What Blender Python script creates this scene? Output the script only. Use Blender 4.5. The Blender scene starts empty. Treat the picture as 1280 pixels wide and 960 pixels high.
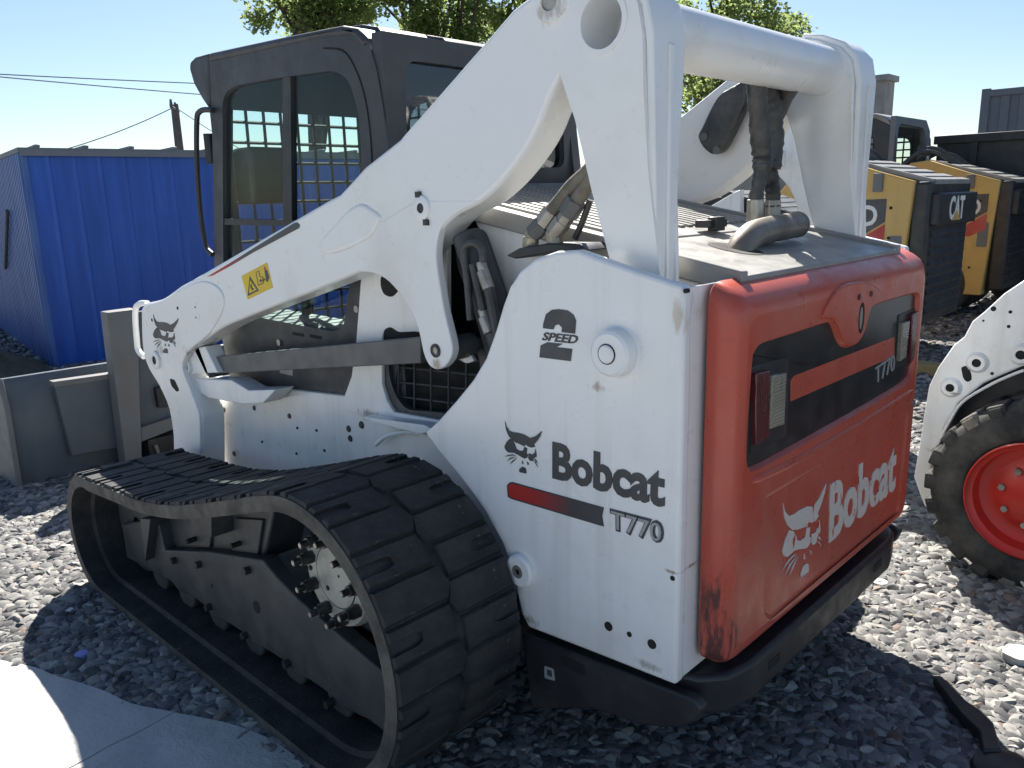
import bpy, bmesh, math, random
from mathutils import Vector, Matrix, Quaternion
from mathutils.geometry import tessellate_polygon
random.seed(7)
R = math.radians
scene = bpy.context.scene
COL = scene.collection

# ------------------------------------------------------------------ camera
cam_data = bpy.data.cameras.new('camera')
cam_data.sensor_width = 36.0
cam_data.lens = 28.35
cam_data.clip_start = 0.05
cam_data.clip_end = 3000
cam = bpy.data.objects.new('camera', cam_data)
COL.objects.link(cam)
M3 = Matrix(((-0.727228, 0.136772, -0.672631), (-0.685943, -0.180401, 0.704938), (-0.024927, 0.974037, 0.225011)))
cam.matrix_world = Matrix.Translation((-0.8, 2.14, 1.55)) @ M3.to_4x4()
scene.camera = cam

# ------------------------------------------------------------------ sky, sun, exposure
SUN = Vector((0.80, -0.76, 1.0)).normalized()
world = bpy.data.worlds.new('World')
scene.world = world
world.use_nodes = True
wn = world.node_tree
wn.nodes.clear()
sky = wn.nodes.new('ShaderNodeTexSky')
sky.sky_type = 'NISHITA'
sky.sun_disc = False
sky.sun_elevation = math.asin(SUN.z)
sky.sun_rotation = math.atan2(SUN.x, SUN.y)
sky.altitude = 50
sky.air_density = 1.0
sky.dust_density = 0.35
sky.ozone_density = 3.0
bgn = wn.nodes.new('ShaderNodeBackground')
bgn.inputs['Strength'].default_value = 0.053
wo = wn.nodes.new('ShaderNodeOutputWorld')
wn.links.new(sky.outputs[0], bgn.inputs[0])
wn.links.new(bgn.outputs[0], wo.inputs[0])
sun_data = bpy.data.lights.new('sun', 'SUN')
sun_data.energy = 5.0
sun_data.angle = R(0.5)
sun_data.color = (1.0, 0.95, 0.87)
sun = bpy.data.objects.new('sun', sun_data)
COL.objects.link(sun)
sun.rotation_euler = (-SUN).to_track_quat('-Z', 'Y').to_euler()
sun.location = (10, -10, 14)
vs = scene.view_settings
vs.view_transform = 'Standard'
vs.look = 'None'
vs.gamma = 1.0
vs.use_curve_mapping = False
vs.exposure = 1.3

# ------------------------------------------------------------------ materials
def new_mat(name):
    m = bpy.data.materials.new(name)
    m.use_nodes = True
    nt = m.node_tree
    b = nt.nodes['Principled BSDF']
    return m, nt, b

def node(nt, t, **kw):
    n = nt.nodes.new(t)
    for k, v in kw.items():
        setattr(n, k, v)
    return n

def ramp(nt, src, stops):
    r = nt.nodes.new('ShaderNodeValToRGB')
    el = r.color_ramp.elements
    while len(el) < len(stops):
        el.new(0.5)
    for e, (p, c) in zip(el, stops):
        e.position = p
        e.color = c if len(c) == 4 else (*c, 1)
    nt.links.new(src, r.inputs[0])
    return r

def coords(nt, scale=(1, 1, 1), kind='Object'):
    tc = nt.nodes.new('ShaderNodeTexCoord')
    mp = nt.nodes.new('ShaderNodeMapping')
    mp.inputs['Scale'].default_value = scale
    nt.links.new(tc.outputs[kind], mp.inputs[0])
    return mp.outputs[0]

def noise(nt, vec, scale, detail=4, rough=0.55):
    n = nt.nodes.new('ShaderNodeTexNoise')
    n.inputs['Scale'].default_value = scale
    n.inputs['Detail'].default_value = detail
    n.inputs['Roughness'].default_value = rough
    nt.links.new(vec, n.inputs['Vector'])
    return n.outputs['Fac']

def mix(nt, fac, a, b):
    m = nt.nodes.new('ShaderNodeMix')
    m.data_type = 'RGBA'
    if isinstance(fac, (int, float)):
        m.inputs[0].default_value = fac
    else:
        nt.links.new(fac, m.inputs[0])
    for sock, v in ((m.inputs[6], a), (m.inputs[7], b)):
        if isinstance(v, tuple):
            sock.default_value = v if len(v) == 4 else (*v, 1)
        else:
            nt.links.new(v, sock)
    return m.outputs[2]

def bump(nt, b, h, strength=0.2, dist=0.01):
    n = nt.nodes.new('ShaderNodeBump')
    n.inputs['Strength'].default_value = strength
    n.inputs['Distance'].default_value = dist
    nt.links.new(h, n.inputs['Height'])
    nt.links.new(n.outputs[0], b.inputs['Normal'])

def worn(name, base, dirt, rough=0.4, amount=(0.45, 0.75), scale=3.0, streak=False, metallic=0.0, chip=None, fine=0.05, spec=0.5, chip_t=0.71):
    """paint or plastic with blotches of dirt, optional vertical streaks and chips"""
    m, nt, b = new_mat(name)
    v = coords(nt)
    n1 = noise(nt, v, scale, 6, 0.65)
    f = ramp(nt, n1, [(amount[0], (0, 0, 0)), (amount[1], (1, 1, 1))]).outputs[0]
    col = mix(nt, f, base, dirt)
    if streak:
        vs_ = coords(nt, (11, 11, 0.55))
        n2 = noise(nt, vs_, 1.3, 6, 0.62)
        f2 = ramp(nt, n2, [(0.52, (0, 0, 0)), (0.74, (0.6, 0.6, 0.6))]).outputs[0]
        col = mix(nt, f2, col, dirt)
    if chip:
        n3 = noise(nt, v, 22, 5, 0.7)
        f3 = ramp(nt, n3, [(chip_t, (0, 0, 0)), (chip_t + 0.02, (1, 1, 1))]).outputs[0]
        col = mix(nt, f3, col, chip)
    nt.links.new(col, b.inputs['Base Color'])
    n4 = noise(nt, v, 14, 5, 0.6)
    rr = ramp(nt, n4, [(0.3, (rough - 0.1,) * 3), (0.7, (min(rough + 0.15, 1),) * 3)])
    nt.links.new(rr.outputs[0], b.inputs['Roughness'])
    b.inputs['Metallic'].default_value = metallic
    b.inputs['Specular IOR Level'].default_value = spec
    if fine:
        bump(nt, b, noise(nt, v, 90, 3), fine, 0.004)
    return m

MAT = {}
MAT['white'] = worn('white_paint', (0.84, 0.84, 0.83), (0.62, 0.61, 0.56), 0.33, (0.52, 0.85), 2.2, True, chip=(0.10, 0.09, 0.08), chip_t=0.735, fine=0.02)
MAT['white_clean'] = worn('white_arm_paint', (0.84, 0.84, 0.83), (0.66, 0.64, 0.58), 0.33, (0.5, 0.85), 1.9, False, chip=(0.14, 0.12, 0.10), chip_t=0.728, fine=0.02)
MAT['red'] = worn('faded_red_paint', (0.50, 0.080, 0.046), (0.44, 0.13, 0.095), 0.32, (0.4, 0.8), 4.0, True, chip=(0.09, 0.05, 0.04), chip_t=0.74, fine=0.03)
def add_scuffs(m):
    nt = m.node_tree
    b = nt.nodes['Principled BSDF']
    old = b.inputs['Base Color'].links[0].from_socket
    tc = nt.nodes.new('ShaderNodeTexCoord'); sep = nt.nodes.new('ShaderNodeSeparateXYZ')
    nt.links.new(tc.outputs['Object'], sep.inputs[0])
    def rng(sock, a0, a1, b0, b1):
        n = nt.nodes.new('ShaderNodeMapRange')
        for i, v in enumerate((a0, a1, b0, b1)): n.inputs[i + 1].default_value = v
        nt.links.new(sock, n.inputs[0]); return n.outputs[0]
    a = rng(sep.outputs[1], 0.535, 0.585, 0, 1)
    c = rng(sep.outputs[2], 0.95, 0.55, 0, 1)
    n1 = noise(nt, coords(nt, (14, 14, 3)), 2.2, 6, 0.7)
    mu = node(nt, 'ShaderNodeMath', operation='MULTIPLY'); nt.links.new(a, mu.inputs[0]); nt.links.new(c, mu.inputs[1])
    th = node(nt, 'ShaderNodeMath', operation='MULTIPLY_ADD'); nt.links.new(mu.outputs[0], th.inputs[0]); th.inputs[1].default_value = 0.26
    nt.links.new(n1, th.inputs[2])
    f = ramp(nt, th.outputs[0], [(0.70, (0, 0, 0)), (0.80, (0.85, 0.85, 0.85))]).outputs[0]
    n2 = noise(nt, coords(nt, (1, 7, 45)), 1.6, 4, 0.6)
    f2 = ramp(nt, n2, [(0.69, (0, 0, 0)), (0.73, (0.5, 0.5, 0.5))]).outputs[0]
    c1 = mix(nt, f2, old, (0.16, 0.05, 0.04))
    nt.links.new(mix(nt, f, c1, (0.03, 0.026, 0.026)), b.inputs['Base Color'])
add_scuffs(MAT['red'])
def add_stains(m, spots):
    """rust and grease marks: (x, z, radius x, radius z, colour)"""
    nt = m.node_tree
    b = nt.nodes['Principled BSDF']
    tc = nt.nodes.new('ShaderNodeTexCoord')
    n1 = noise(nt, coords(nt, (30, 30, 9)), 1.4, 6, 0.7)
    for x, z, rx, rz, colr in spots:
        mp = nt.nodes.new('ShaderNodeMapping'); mp.vector_type = 'POINT'
        mp.inputs['Location'].default_value = (-x / rx, 0, -z / rz); mp.inputs['Scale'].default_value = (1 / rx, 0, 1 / rz)
        nt.links.new(tc.outputs['Object'], mp.inputs[0])
        ln = node(nt, 'ShaderNodeVectorMath', operation='LENGTH'); nt.links.new(mp.outputs[0], ln.inputs[0])
        ma = node(nt, 'ShaderNodeMath', operation='MULTIPLY_ADD'); nt.links.new(ln.outputs['Value'], ma.inputs[0]); ma.inputs[1].default_value = -0.42
        nt.links.new(n1, ma.inputs[2])
        f = ramp(nt, ma.outputs[0], [(0.22, (0, 0, 0)), (0.42, (0.75, 0.75, 0.75))]).outputs[0]
        old = b.inputs['Base Color'].links[0].from_socket
        nt.links.new(mix(nt, f, old, colr), b.inputs['Base Color'])
    b.inputs['Coat Weight'].default_value = 0.25
    b.inputs['Coat Roughness'].default_value = 0.12
RUST = (0.30, 0.20, 0.11); GREASE = (0.12, 0.11, 0.10)
add_stains(MAT['white'], [(0.31, 1.118, 0.035, 0.022, RUST), (0.10, 0.72, 0.035, 0.008, (0.2, 0.12, 0.07)), (0.10, 1.30, 0.02, 0.07, (0.5, 0.42, 0.32)), (0.55, 0.44, 0.06, 0.03, GREASE), (0.16, 0.46, 0.07, 0.02, (0.35, 0.33, 0.29)), (1.45, 0.82, 0.10, 0.03, GREASE)])
add_stains(MAT['white_clean'], [(0.93, 1.085, 0.035, 0.03, RUST), (2.52, 0.90, 0.10, 0.09, GREASE), (0.47, 1.96, 0.06, 0.05, (0.45, 0.40, 0.33)), (2.80, 0.93, 0.06, 0.05, (0.4, 0.37, 0.32))])
MAT['dark'] = worn('dark_cab_plastic', (0.045, 0.048, 0.055), (0.075, 0.075, 0.075), 0.5, (0.5, 0.8), 3, fine=0.15)
MAT['black'] = worn('black_steel', (0.022, 0.023, 0.026), (0.06, 0.055, 0.05), 0.45, (0.5, 0.8), 5, fine=0.08)
MAT['frame'] = worn('dusty_frame_steel', (0.034, 0.039, 0.044), (0.085, 0.083, 0.078), 0.5, (0.42, 0.75), 5, fine=0.1)
MAT['rubber'] = worn('track_rubber', (0.024, 0.026, 0.029), (0.062, 0.060, 0.056), 0.66, (0.42, 0.72), 9, fine=0.6, spec=0.3, chip=(0.12, 0.115, 0.105), chip_t=0.66)
MAT['rubber_side'] = worn('dusty_rubber_edge', (0.050, 0.048, 0.045), (0.125, 0.116, 0.102), 0.75, (0.35, 0.7), 12, fine=0.5, spec=0.3)
MAT['tyre'] = worn('tyre_rubber', (0.028, 0.028, 0.028), (0.09, 0.085, 0.075), 0.75, (0.4, 0.7), 8, fine=0.3, spec=0.3)
MAT['tan'] = worn('worn_tread_edge', (0.20, 0.18, 0.15), (0.08, 0.075, 0.07), 0.8, (0.4, 0.65), 14, fine=0.4)
MAT['rim'] = worn('red_rim_paint', (0.55, 0.03, 0.02), (0.30, 0.05, 0.03), 0.4, (0.5, 0.85), 6)
MAT['bar'] = worn('grey_link_paint', (0.105, 0.108, 0.108), (0.15, 0.145, 0.135), 0.45, (0.5, 0.8), 4)
MAT['steel'] = worn('bare_steel', (0.42, 0.41, 0.38), (0.25, 0.22, 0.18), 0.38, (0.4, 0.75), 18, metallic=0.7)
MAT['brass'] = worn('zinc_fitting', (0.48, 0.44, 0.32), (0.28, 0.25, 0.2), 0.4, (0.4, 0.75), 18, metallic=0.6)
MAT['hub'] = worn('hub_paint', (0.40, 0.40, 0.34), (0.22, 0.21, 0.18), 0.45, (0.45, 0.75), 12)
MAT['bolt'] = worn('dark_bolt', (0.03, 0.03, 0.032), (0.09, 0.085, 0.08), 0.4, (0.4, 0.7), 40, metallic=0.3)
MAT['hole'] = worn('hole_black', (0.01, 0.01, 0.01), (0.02, 0.02, 0.02), 0.8, fine=0)
MAT['hose'] = worn('hose_cover', (0.10, 0.092, 0.075), (0.20, 0.18, 0.14), 0.7, (0.4, 0.7), 16, fine=0.4)
MAT['sleeve'] = worn('hose_sleeve', (0.035, 0.035, 0.036), (0.10, 0.10, 0.095), 0.45, (0.4, 0.75), 14, fine=0.5)
MAT['exhaust'] = worn('exhaust_steel', (0.30, 0.27, 0.23), (0.13, 0.10, 0.08), 0.42, (0.4, 0.75), 7, metallic=0.5)
MAT['hood'] = worn('hood_paint', (0.29, 0.287, 0.272), (0.22, 0.212, 0.192), 0.42, (0.4, 0.8), 5, fine=0.03)
MAT['decal'] = worn('decal_grey', (0.055, 0.058, 0.062), (0.09, 0.09, 0.09), 0.45, (0.5, 0.8), 9, fine=0)
MAT['decal_light'] = worn('decal_silver', (0.36, 0.37, 0.37), (0.2, 0.2, 0.2), 0.45, (0.45, 0.7), 9, fine=0)
MAT['yellow'] = worn('yellow_paint', (0.58, 0.37, 0.11), (0.45, 0.29, 0.11), 0.42, (0.45, 0.8), 4, True, chip=(0.08, 0.06, 0.04), chip_t=0.73)
MAT['sticker'] = worn('yellow_sticker', (0.72, 0.50, 0.03), (0.6, 0.42, 0.05), 0.4, fine=0)
MAT['pink'] = worn('red_decal', (0.45, 0.05, 0.045), (0.5, 0.12, 0.1), 0.5, fine=0)
MAT['bucket'] = worn('bucket_steel', (0.075, 0.098, 0.125), (0.11, 0.122, 0.135), 0.5, (0.4, 0.75), 4, True, fine=0.1)
MAT['rust'] = worn('rusty_post', (0.155, 0.165, 0.172), (0.15, 0.13, 0.115), 0.6, (0.4, 0.8), 6, fine=0.15)
MAT['concrete'] = worn('concrete', (0.36, 0.34, 0.31), (0.25, 0.24, 0.22), 0.85, (0.4, 0.7), 2, fine=0.3)
MAT['container'] = worn('container_grey', (0.16, 0.175, 0.20), (0.20, 0.20, 0.21), 0.6, (0.4, 0.7), 2)
MAT['lens_red'] = worn('tail_lens_red', (0.10, 0.012, 0.018), (0.08, 0.018, 0.026), 0.3, fine=0)
MAT['lens_white'] = worn('reverse_lens', (0.30, 0.275, 0.21), (0.24, 0.21, 0.16), 0.3, (0.4, 0.7), 10, fine=0)
for k_ in ('lens_white', 'lens_red'):
    nt_ = MAT[k_].node_tree
    wv = nt_.nodes.new('ShaderNodeTexWave'); wv.bands_direction = 'Z' if k_ == 'lens_white' else 'Y'; wv.inputs['Scale'].default_value = 38
    nt_.links.new(coords(nt_), wv.inputs['Vector'])
    bump(nt_, nt_.nodes['Principled BSDF'], wv.outputs['Fac'], 0.5, 0.006)
    nt_.nodes['Principled BSDF'].inputs['Coat Weight'].default_value = 0.5
MAT['bark'] = worn('bark', (0.10, 0.075, 0.05), (0.05, 0.04, 0.03), 0.9, (0.4, 0.6), 8, fine=0.6)
MAT['wood'] = worn('pole_wood', (0.10, 0.09, 0.085), (0.16, 0.15, 0.14), 0.9, (0.4, 0.7), 5)
MAT['seat'] = worn('seat_vinyl', (0.05, 0.045, 0.04), (0.09, 0.08, 0.07), 0.6)
MAT['white_plastic'] = worn('white_scrap', (0.75, 0.75, 0.72), (0.6, 0.6, 0.56), 0.5)
MAT['cap'] = worn('violet_cap', (0.22, 0.22, 0.62), (0.3, 0.3, 0.6), 0.4)
MAT['soil'] = worn('heaped_soil', (0.10, 0.085, 0.06), (0.06, 0.06, 0.035), 0.95, (0.4, 0.6), 9, fine=0.8)
MAT['ochre'] = worn('ochre_scrap', (0.34, 0.26, 0.11), (0.25, 0.2, 0.1), 0.8)

# shed sheeting: saturated blue, slightly faded by streaks
m, nt, b = new_mat('blue_sheet')
nv = noise(nt, coords(nt, (4, 4, 0.35)), 3.0, 4)
c = ramp(nt, nv, [(0.35, (0.008, 0.075, 0.38)), (0.62, (0.014, 0.10, 0.47)), (0.85, (0.06, 0.17, 0.50))])
nt.links.new(c.outputs[0], b.inputs['Base Color'])
b.inputs['Roughness'].default_value = 0.38
MAT['blue'] = m
m, nt, b = new_mat('blue_sheet_faded')
nv = noise(nt, coords(nt, (3, 3, 0.6)), 4.0, 5)
c = ramp(nt, nv, [(0.3, (0.015, 0.075, 0.32)), (0.7, (0.08, 0.17, 0.40))])
nt.links.new(c.outputs[0], b.inputs['Base Color'])
b.inputs['Roughness'].default_value = 0.45
MAT['blue_faded'] = m

# stripe decals: printed colour run from red to dark grey
def gradient_decal(name, axis_from, axis_to):
    m, nt, b = new_mat(name)
    tc = nt.nodes.new('ShaderNodeTexCoord')
    sep = nt.nodes.new('ShaderNodeSeparateXYZ')
    nt.links.new(tc.outputs['Object'], sep.inputs[0])
    mr = nt.nodes.new('ShaderNodeMapRange')
    mr.inputs[1].default_value = axis_from
    mr.inputs[2].default_value = axis_to
    nt.links.new(sep.outputs[0], mr.inputs[0])
    r = ramp(nt, mr.outputs[0], [(0.0, (0.45, 0.03, 0.025)), (0.3, (0.36, 0.03, 0.03)), (0.7, (0.06, 0.055, 0.06)), (1, (0.055, 0.058, 0.062))])
    nt.links.new(r.outputs[0], b.inputs['Base Color'])
    b.inputs['Roughness'].default_value = 0.4
    return m

# black rear panel with red scratches through the film
m, nt, b = new_mat('scratched_black_panel')
v1 = coords(nt, (1, 18, 1.6))
n1 = noise(nt, v1, 2.4, 5, 0.6)
f1 = ramp(nt, n1, [(0.675, (0, 0, 0)), (0.69, (1, 1, 1))]).outputs[0]
n2 = noise(nt, coords(nt), 2.2, 2)
f2 = ramp(nt, n2, [(0.5, (0, 0, 0)), (0.58, (1, 1, 1))]).outputs[0]
mul = node(nt, 'ShaderNodeMath', operation='MULTIPLY')
nt.links.new(f1, mul.inputs[0]); nt.links.new(f2, mul.inputs[1])
n3 = noise(nt, coords(nt), 12, 5)
basec = ramp(nt, n3, [(0.35, (0.018, 0.019, 0.021)), (0.75, (0.045, 0.045, 0.045))]).outputs[0]
nt.links.new(mix(nt, mul.outputs[0], basec, (0.42, 0.07, 0.05)), b.inputs['Base Color'])
b.inputs['Roughness'].default_value = 0.28
MAT['rear_panel'] = m

# worn lettering on the rear door: light print with patches rubbed through to red
m, nt, b = new_mat('rubbed_print')
n1 = noise(nt, coords(nt, (1, 9, 3)), 5.0, 4)
f1 = ramp(nt, n1, [(0.60, (0, 0, 0)), (0.64, (1, 1, 1))]).outputs[0]
nt.links.new(mix(nt, f1, (0.62, 0.56, 0.50), (0.45, 0.055, 0.03)), b.inputs['Base Color'])
b.inputs['Roughness'].default_value = 0.5
MAT['print'] = m

# glass: transparent tint with mirror sheen
def glass(name, tint, base=0.06):
    m = bpy.data.materials.new(name)
    m.use_nodes = True
    nt = m.node_tree
    nt.nodes.clear()
    o = nt.nodes.new('ShaderNodeOutputMaterial')
    t = nt.nodes.new('ShaderNodeBsdfTransparent')
    t.inputs[0].default_value = (*tint, 1)
    g = nt.nodes.new('ShaderNodeBsdfGlossy')
    g.inputs['Roughness'].default_value = 0.03
    lw = nt.nodes.new('ShaderNodeLayerWeight')
    lw.inputs[0].default_value = 0.5
    pw = node(nt, 'ShaderNodeMath', operation='POWER'); pw.inputs[1].default_value = 4.0
    nt.links.new(lw.outputs['Facing'], pw.inputs[0])
    ad = node(nt, 'ShaderNodeMath', operation='MULTIPLY_ADD')
    ad.inputs[1].default_value = 0.3; ad.inputs[2].default_value = base
    nt.links.new(pw.outputs[0], ad.inputs[0])
    ms = nt.nodes.new('ShaderNodeMixShader')
    nt.links.new(ad.outputs[0], ms.inputs[0])
    nt.links.new(t.outputs[0], ms.inputs[1])
    nt.links.new(g.outputs[0], ms.inputs[2])
    nt.links.new(ms.outputs[0], o.inputs[0])
    return m
MAT['glass'] = glass('tinted_green_glass', (0.89, 0.95, 0.935), 0.02)
MAT['glass_dark'] = glass('dark_rear_glass', (0.40, 0.44, 0.46), 0.10)

# stones of the gravel
m, nt, b = new_mat('gravel_stone')
oi = nt.nodes.new('ShaderNodeObjectInfo')
rc = ramp(nt, oi.outputs['Random'], [(0.0, (0.07, 0.072, 0.078)), (0.3, (0.14, 0.14, 0.143)), (0.62, (0.26, 0.255, 0.245)), (0.88, (0.36, 0.35, 0.33)), (0.97, (0.46, 0.445, 0.41)), (0.98, (0.24, 0.16, 0.12)), (0.99, (0.26, 0.20, 0.15))])
n1 = noise(nt, coords(nt), 1.6, 4)
f1 = ramp(nt, n1, [(0.3, (0.64, 0.64, 0.64)), (0.75, (1.0, 0.98, 0.95))]).outputs[0]
mm = nt.nodes.new('ShaderNodeMix'); mm.data_type = 'RGBA'; mm.blend_type = 'MULTIPLY'; mm.inputs[0].default_value = 1
nt.links.new(rc.outputs[0], mm.inputs[6]); nt.links.new(f1, mm.inputs[7])
nt.links.new(mm.outputs[2], b.inputs['Base Color'])
b.inputs['Roughness'].default_value = 0.75
MAT['stone'] = m
# ground bed under and beyond the stones
m, nt, b = new_mat('gravel_bed')
v = coords(nt)
vo = nt.nodes.new('ShaderNodeTexVoronoi'); vo.inputs['Scale'].default_value = 26
nt.links.new(v, vo.inputs['Vector'])
c1 = ramp(nt, vo.outputs['Color'], [(0.1, (0.07, 0.07, 0.075)), (0.5, (0.15, 0.148, 0.145)), (0.9, (0.26, 0.25, 0.23))]).outputs[0]
nt.links.new(c1, b.inputs['Base Color'])
b.inputs['Roughness'].default_value = 0.9
bump(nt, b, vo.outputs['Distance'], 0.9, 0.03)
MAT['ground'] = m
# pale slab
m, nt, b = new_mat('pale_slab')
n1 = noise(nt, coords(nt), 2.2, 6, 0.6)
c1 = ramp(nt, n1, [(0.28, (0.36, 0.36, 0.352)), (0.45, (0.46, 0.458, 0.446)), (0.8, (0.53, 0.522, 0.502))]).outputs[0]
nt.links.new(c1, b.inputs['Base Color'])
b.inputs['Roughness'].default_value = 0.6
bump(nt, b, noise(nt, coords(nt), 9.0, 8, 0.7), 0.5, 0.03)
MAT['slab'] = m
# leaves
m, nt, b = new_mat('leaf')
oi = nt.nodes.new('ShaderNodeNewGeometry')
c1 = ramp(nt, oi.outputs['Random Per Island'], [(0.0, (0.05, 0.09, 0.022)), (0.6, (0.09, 0.15, 0.035)), (1.0, (0.15, 0.20, 0.05))]).outputs[0]
nt.links.new(c1, b.inputs['Base Color'])
b.inputs['Roughness'].default_value = 0.55
b.inputs['Transmission Weight'].default_value = 0.0
tr = nt.nodes.new('ShaderNodeBsdfTranslucent')
nt.links.new(mix(nt, 0.5, c1, (0.50, 0.60, 0.24)), tr.inputs[0])
ms = nt.nodes.new('ShaderNodeMixShader'); ms.inputs[0].default_value = 0.68
nt.links.new(b.outputs[0], ms.inputs[1]); nt.links.new(tr.outputs[0], ms.inputs[2])
nt.links.new(ms.outputs[0], nt.nodes['Material Output'].inputs[0])
MAT['leaf'] = m

# ------------------------------------------------------------------ mesh helpers
class MB:
    """collects shapes, builds ONE mesh object"""
    def __init__(s):
        s.v = []; s.f = []
    def add(s, vs_, fs):
        o = len(s.v)
        s.v += [tuple(p) for p in vs_]
        s.f += [tuple(i + o for i in f) for f in fs]
        return s
    def box(s, x0, x1, y0, y1, z0, z1, M=None):
        vs_ = [Vector((x, y, z)) for z in (z0, z1) for y in (y0, y1) for x in (x0, x1)]
        if M: vs_ = [M @ p for p in vs_]
        return s.add(vs_, [(0, 2, 3, 1), (4, 5, 7, 6), (0, 1, 5, 4), (2, 6, 7, 3), (0, 4, 6, 2), (1, 3, 7, 5)])
    def prism(s, loops, axis, a, b):
        if not isinstance(loops[0][0], (tuple, list)):
            loops = [loops]
        def P(p, t):
            return {'x': (t, p[0], p[1]), 'y': (p[0], t, p[1]), 'z': (p[0], p[1], t)}[axis]
        flat = [p for l in loops for p in l]
        n = len(flat)
        vs_ = [P(p, a) for p in flat] + [P(p, b) for p in flat]
        fs = []
        if len(loops) == 1:
            fs += [tuple(range(n)), tuple(range(n, 2 * n))[::-1]]
        else:
            tr_ = tessellate_polygon([[Vector((p[0], p[1], 0)) for p in l] for l in loops])
            fs += [tuple(t) for t in tr_] + [tuple(i + n for i in t)[::-1] for t in tr_]
        o = 0
        for l in loops:
            k = len(l)
            for i in range(k):
                j = (i + 1) % k
                fs.append((o + i, o + j, n + o + j, n + o + i))
            o += k
        return s.add(vs_, fs)
    def cyl(s, p0, p1, r0, r1=None, seg=20, caps=True):
        p0, p1 = Vector(p0), Vector(p1)
        r1 = r0 if r1 is None else r1
        d = (p1 - p0).normalized()
        u = d.orthogonal().normalized(); w = d.cross(u)
        vs_ = []
        for p, r in ((p0, r0), (p1, r1)):
            for i in range(seg):
                a = 2 * math.pi * i / seg
                vs_.append(p + (u * math.cos(a) + w * math.sin(a)) * r)
        fs = [(i, (i + 1) % seg, seg + (i + 1) % seg, seg + i) for i in range(seg)]
        if caps: fs += [tuple(range(seg))[::-1], tuple(range(seg, 2 * seg))]
        return s.add(vs_, fs)
    def ring(s, p0, p1, ro, ri, seg=24):
        """open pipe with wall thickness"""
        p0, p1 = Vector(p0), Vector(p1)
        d = (p1 - p0).normalized(); u = d.orthogonal().normalized(); w = d.cross(u)
        vs_ = []
        for p, r in ((p0, ro), (p1, ro), (p1, ri), (p0, ri)):
            for i in range(seg):
                a = 2 * math.pi * i / seg
                vs_.append(p + (u * math.cos(a) + w * math.sin(a)) * r)
        fs = []
        for k in range(4):
            for i in range(seg):
                j = (i + 1) % seg; kk = (k + 1) % 4
                fs.append((k * seg + i, k * seg + j, kk * seg + j, kk * seg + i))
        return s.add(vs_, fs)
    def tube(s, path, r, seg=10, radii=None, caps=True):
        path = [Vector(p) for p in path]
        n = len(path)
        vs_ = []; fs = []
        u = None
        for i, p in enumerate(path):
            d = (path[min(i + 1, n - 1)] - path[max(i - 1, 0)]).normalized()
            if u is None: u = d.orthogonal().normalized()
            else: u = (u - d * u.dot(d)).normalized()
            w = d.cross(u)
            rr = radii[i] if radii else r
            for k in range(seg):
                a = 2 * math.pi * k / seg
                vs_.append(p + (u * math.cos(a) + w * math.sin(a)) * rr)
        for i in range(n - 1):
            for k in range(seg):
                j = (k + 1) % seg
                fs.append((i * seg + k, i * seg + j, (i + 1) * seg + j, (i + 1) * seg + k))
        if caps: fs += [tuple(range(seg))[::-1], tuple(range((n - 1) * seg, n * seg))]
        return s.add(vs_, fs)
    def lathe(s, c, axis, prof, seg=40):
        """prof: (radius, offset along axis); axis a unit vector"""
        c = Vector(c); d = Vector(axis).normalized(); u = d.orthogonal().normalized(); w = d.cross(u)
        vs_ = []; fs = []
        for r, t in prof:
            for i in range(seg):
                a = 2 * math.pi * i / seg
                vs_.append(c + d * t + (u * math.cos(a) + w * math.sin(a)) * r)
        for k in range(len(prof) - 1):
            for i in range(seg):
                j = (i + 1) % seg
                fs.append((k * seg + i, k * seg + j, (k + 1) * seg + j, (k + 1) * seg + i))
        return s.add(vs_, fs)
    def mesh(s, name, smooth=35):
        me = bpy.data.meshes.new(name)
        me.from_pydata(s.v, [], s.f)
        bm = bmesh.new(); bm.from_mesh(me)
        bmesh.ops.recalc_face_normals(bm, faces=bm.faces)
        bm.to_mesh(me); bm.free()
        if smooth:
            me.polygons.foreach_set('use_smooth', [True] * len(me.polygons))
            me.set_sharp_from_angle(angle=R(smooth))
        return me
    def build(s, name, mat, parent=None, bevel=0.0, smooth=35, seg=2):
        return link(name, s.mesh(name, smooth), mat, parent, bevel, seg)

def link(name, me, mat, parent=None, bevel=0.0, seg=2):
    o = bpy.data.objects.new(name, me)
    COL.objects.link(o)
    if mat and not me.materials:
        me.materials.append(MAT[mat] if isinstance(mat, str) else mat)
    if parent is not None:
        o.parent = parent
        o.matrix_parent_inverse = base_matrix(parent).inverted()
    if bevel:
        bv = o.modifiers.new('bevel', 'BEVEL')
        bv.width = bevel; bv.segments = seg; bv.limit_method = 'ANGLE'; bv.angle_limit = R(38)
        bv.harden_normals = False
    return o

def base_matrix(o):
    m = Matrix.LocRotScale(o.location, o.rotation_euler, o.scale)
    if o.parent is None:
        return m
    return base_matrix(o.parent) @ o.matrix_parent_inverse @ m

def tag(o, label=None, category=None, group=None, kind=None):
    if label: o['label'] = label
    if category: o['category'] = category
    if group: o['group'] = group
    if kind: o['kind'] = kind
    return o

def thing(name, loc, label, category, group=None):
    o = bpy.data.objects.new(name, None)
    o.empty_display_size = 0.2
    COL.objects.link(o)
    o.location = loc
    return tag(o, label, category, group)

def copy_tree(o, offset, parent=None):
    c = o.copy(); COL.objects.link(c)
    if parent is None:
        c.location = o.location + Vector(offset)
    else:
        c.parent = parent
    for ch in list(o.children):
        copy_tree(ch, offset, c)
    return c

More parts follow.
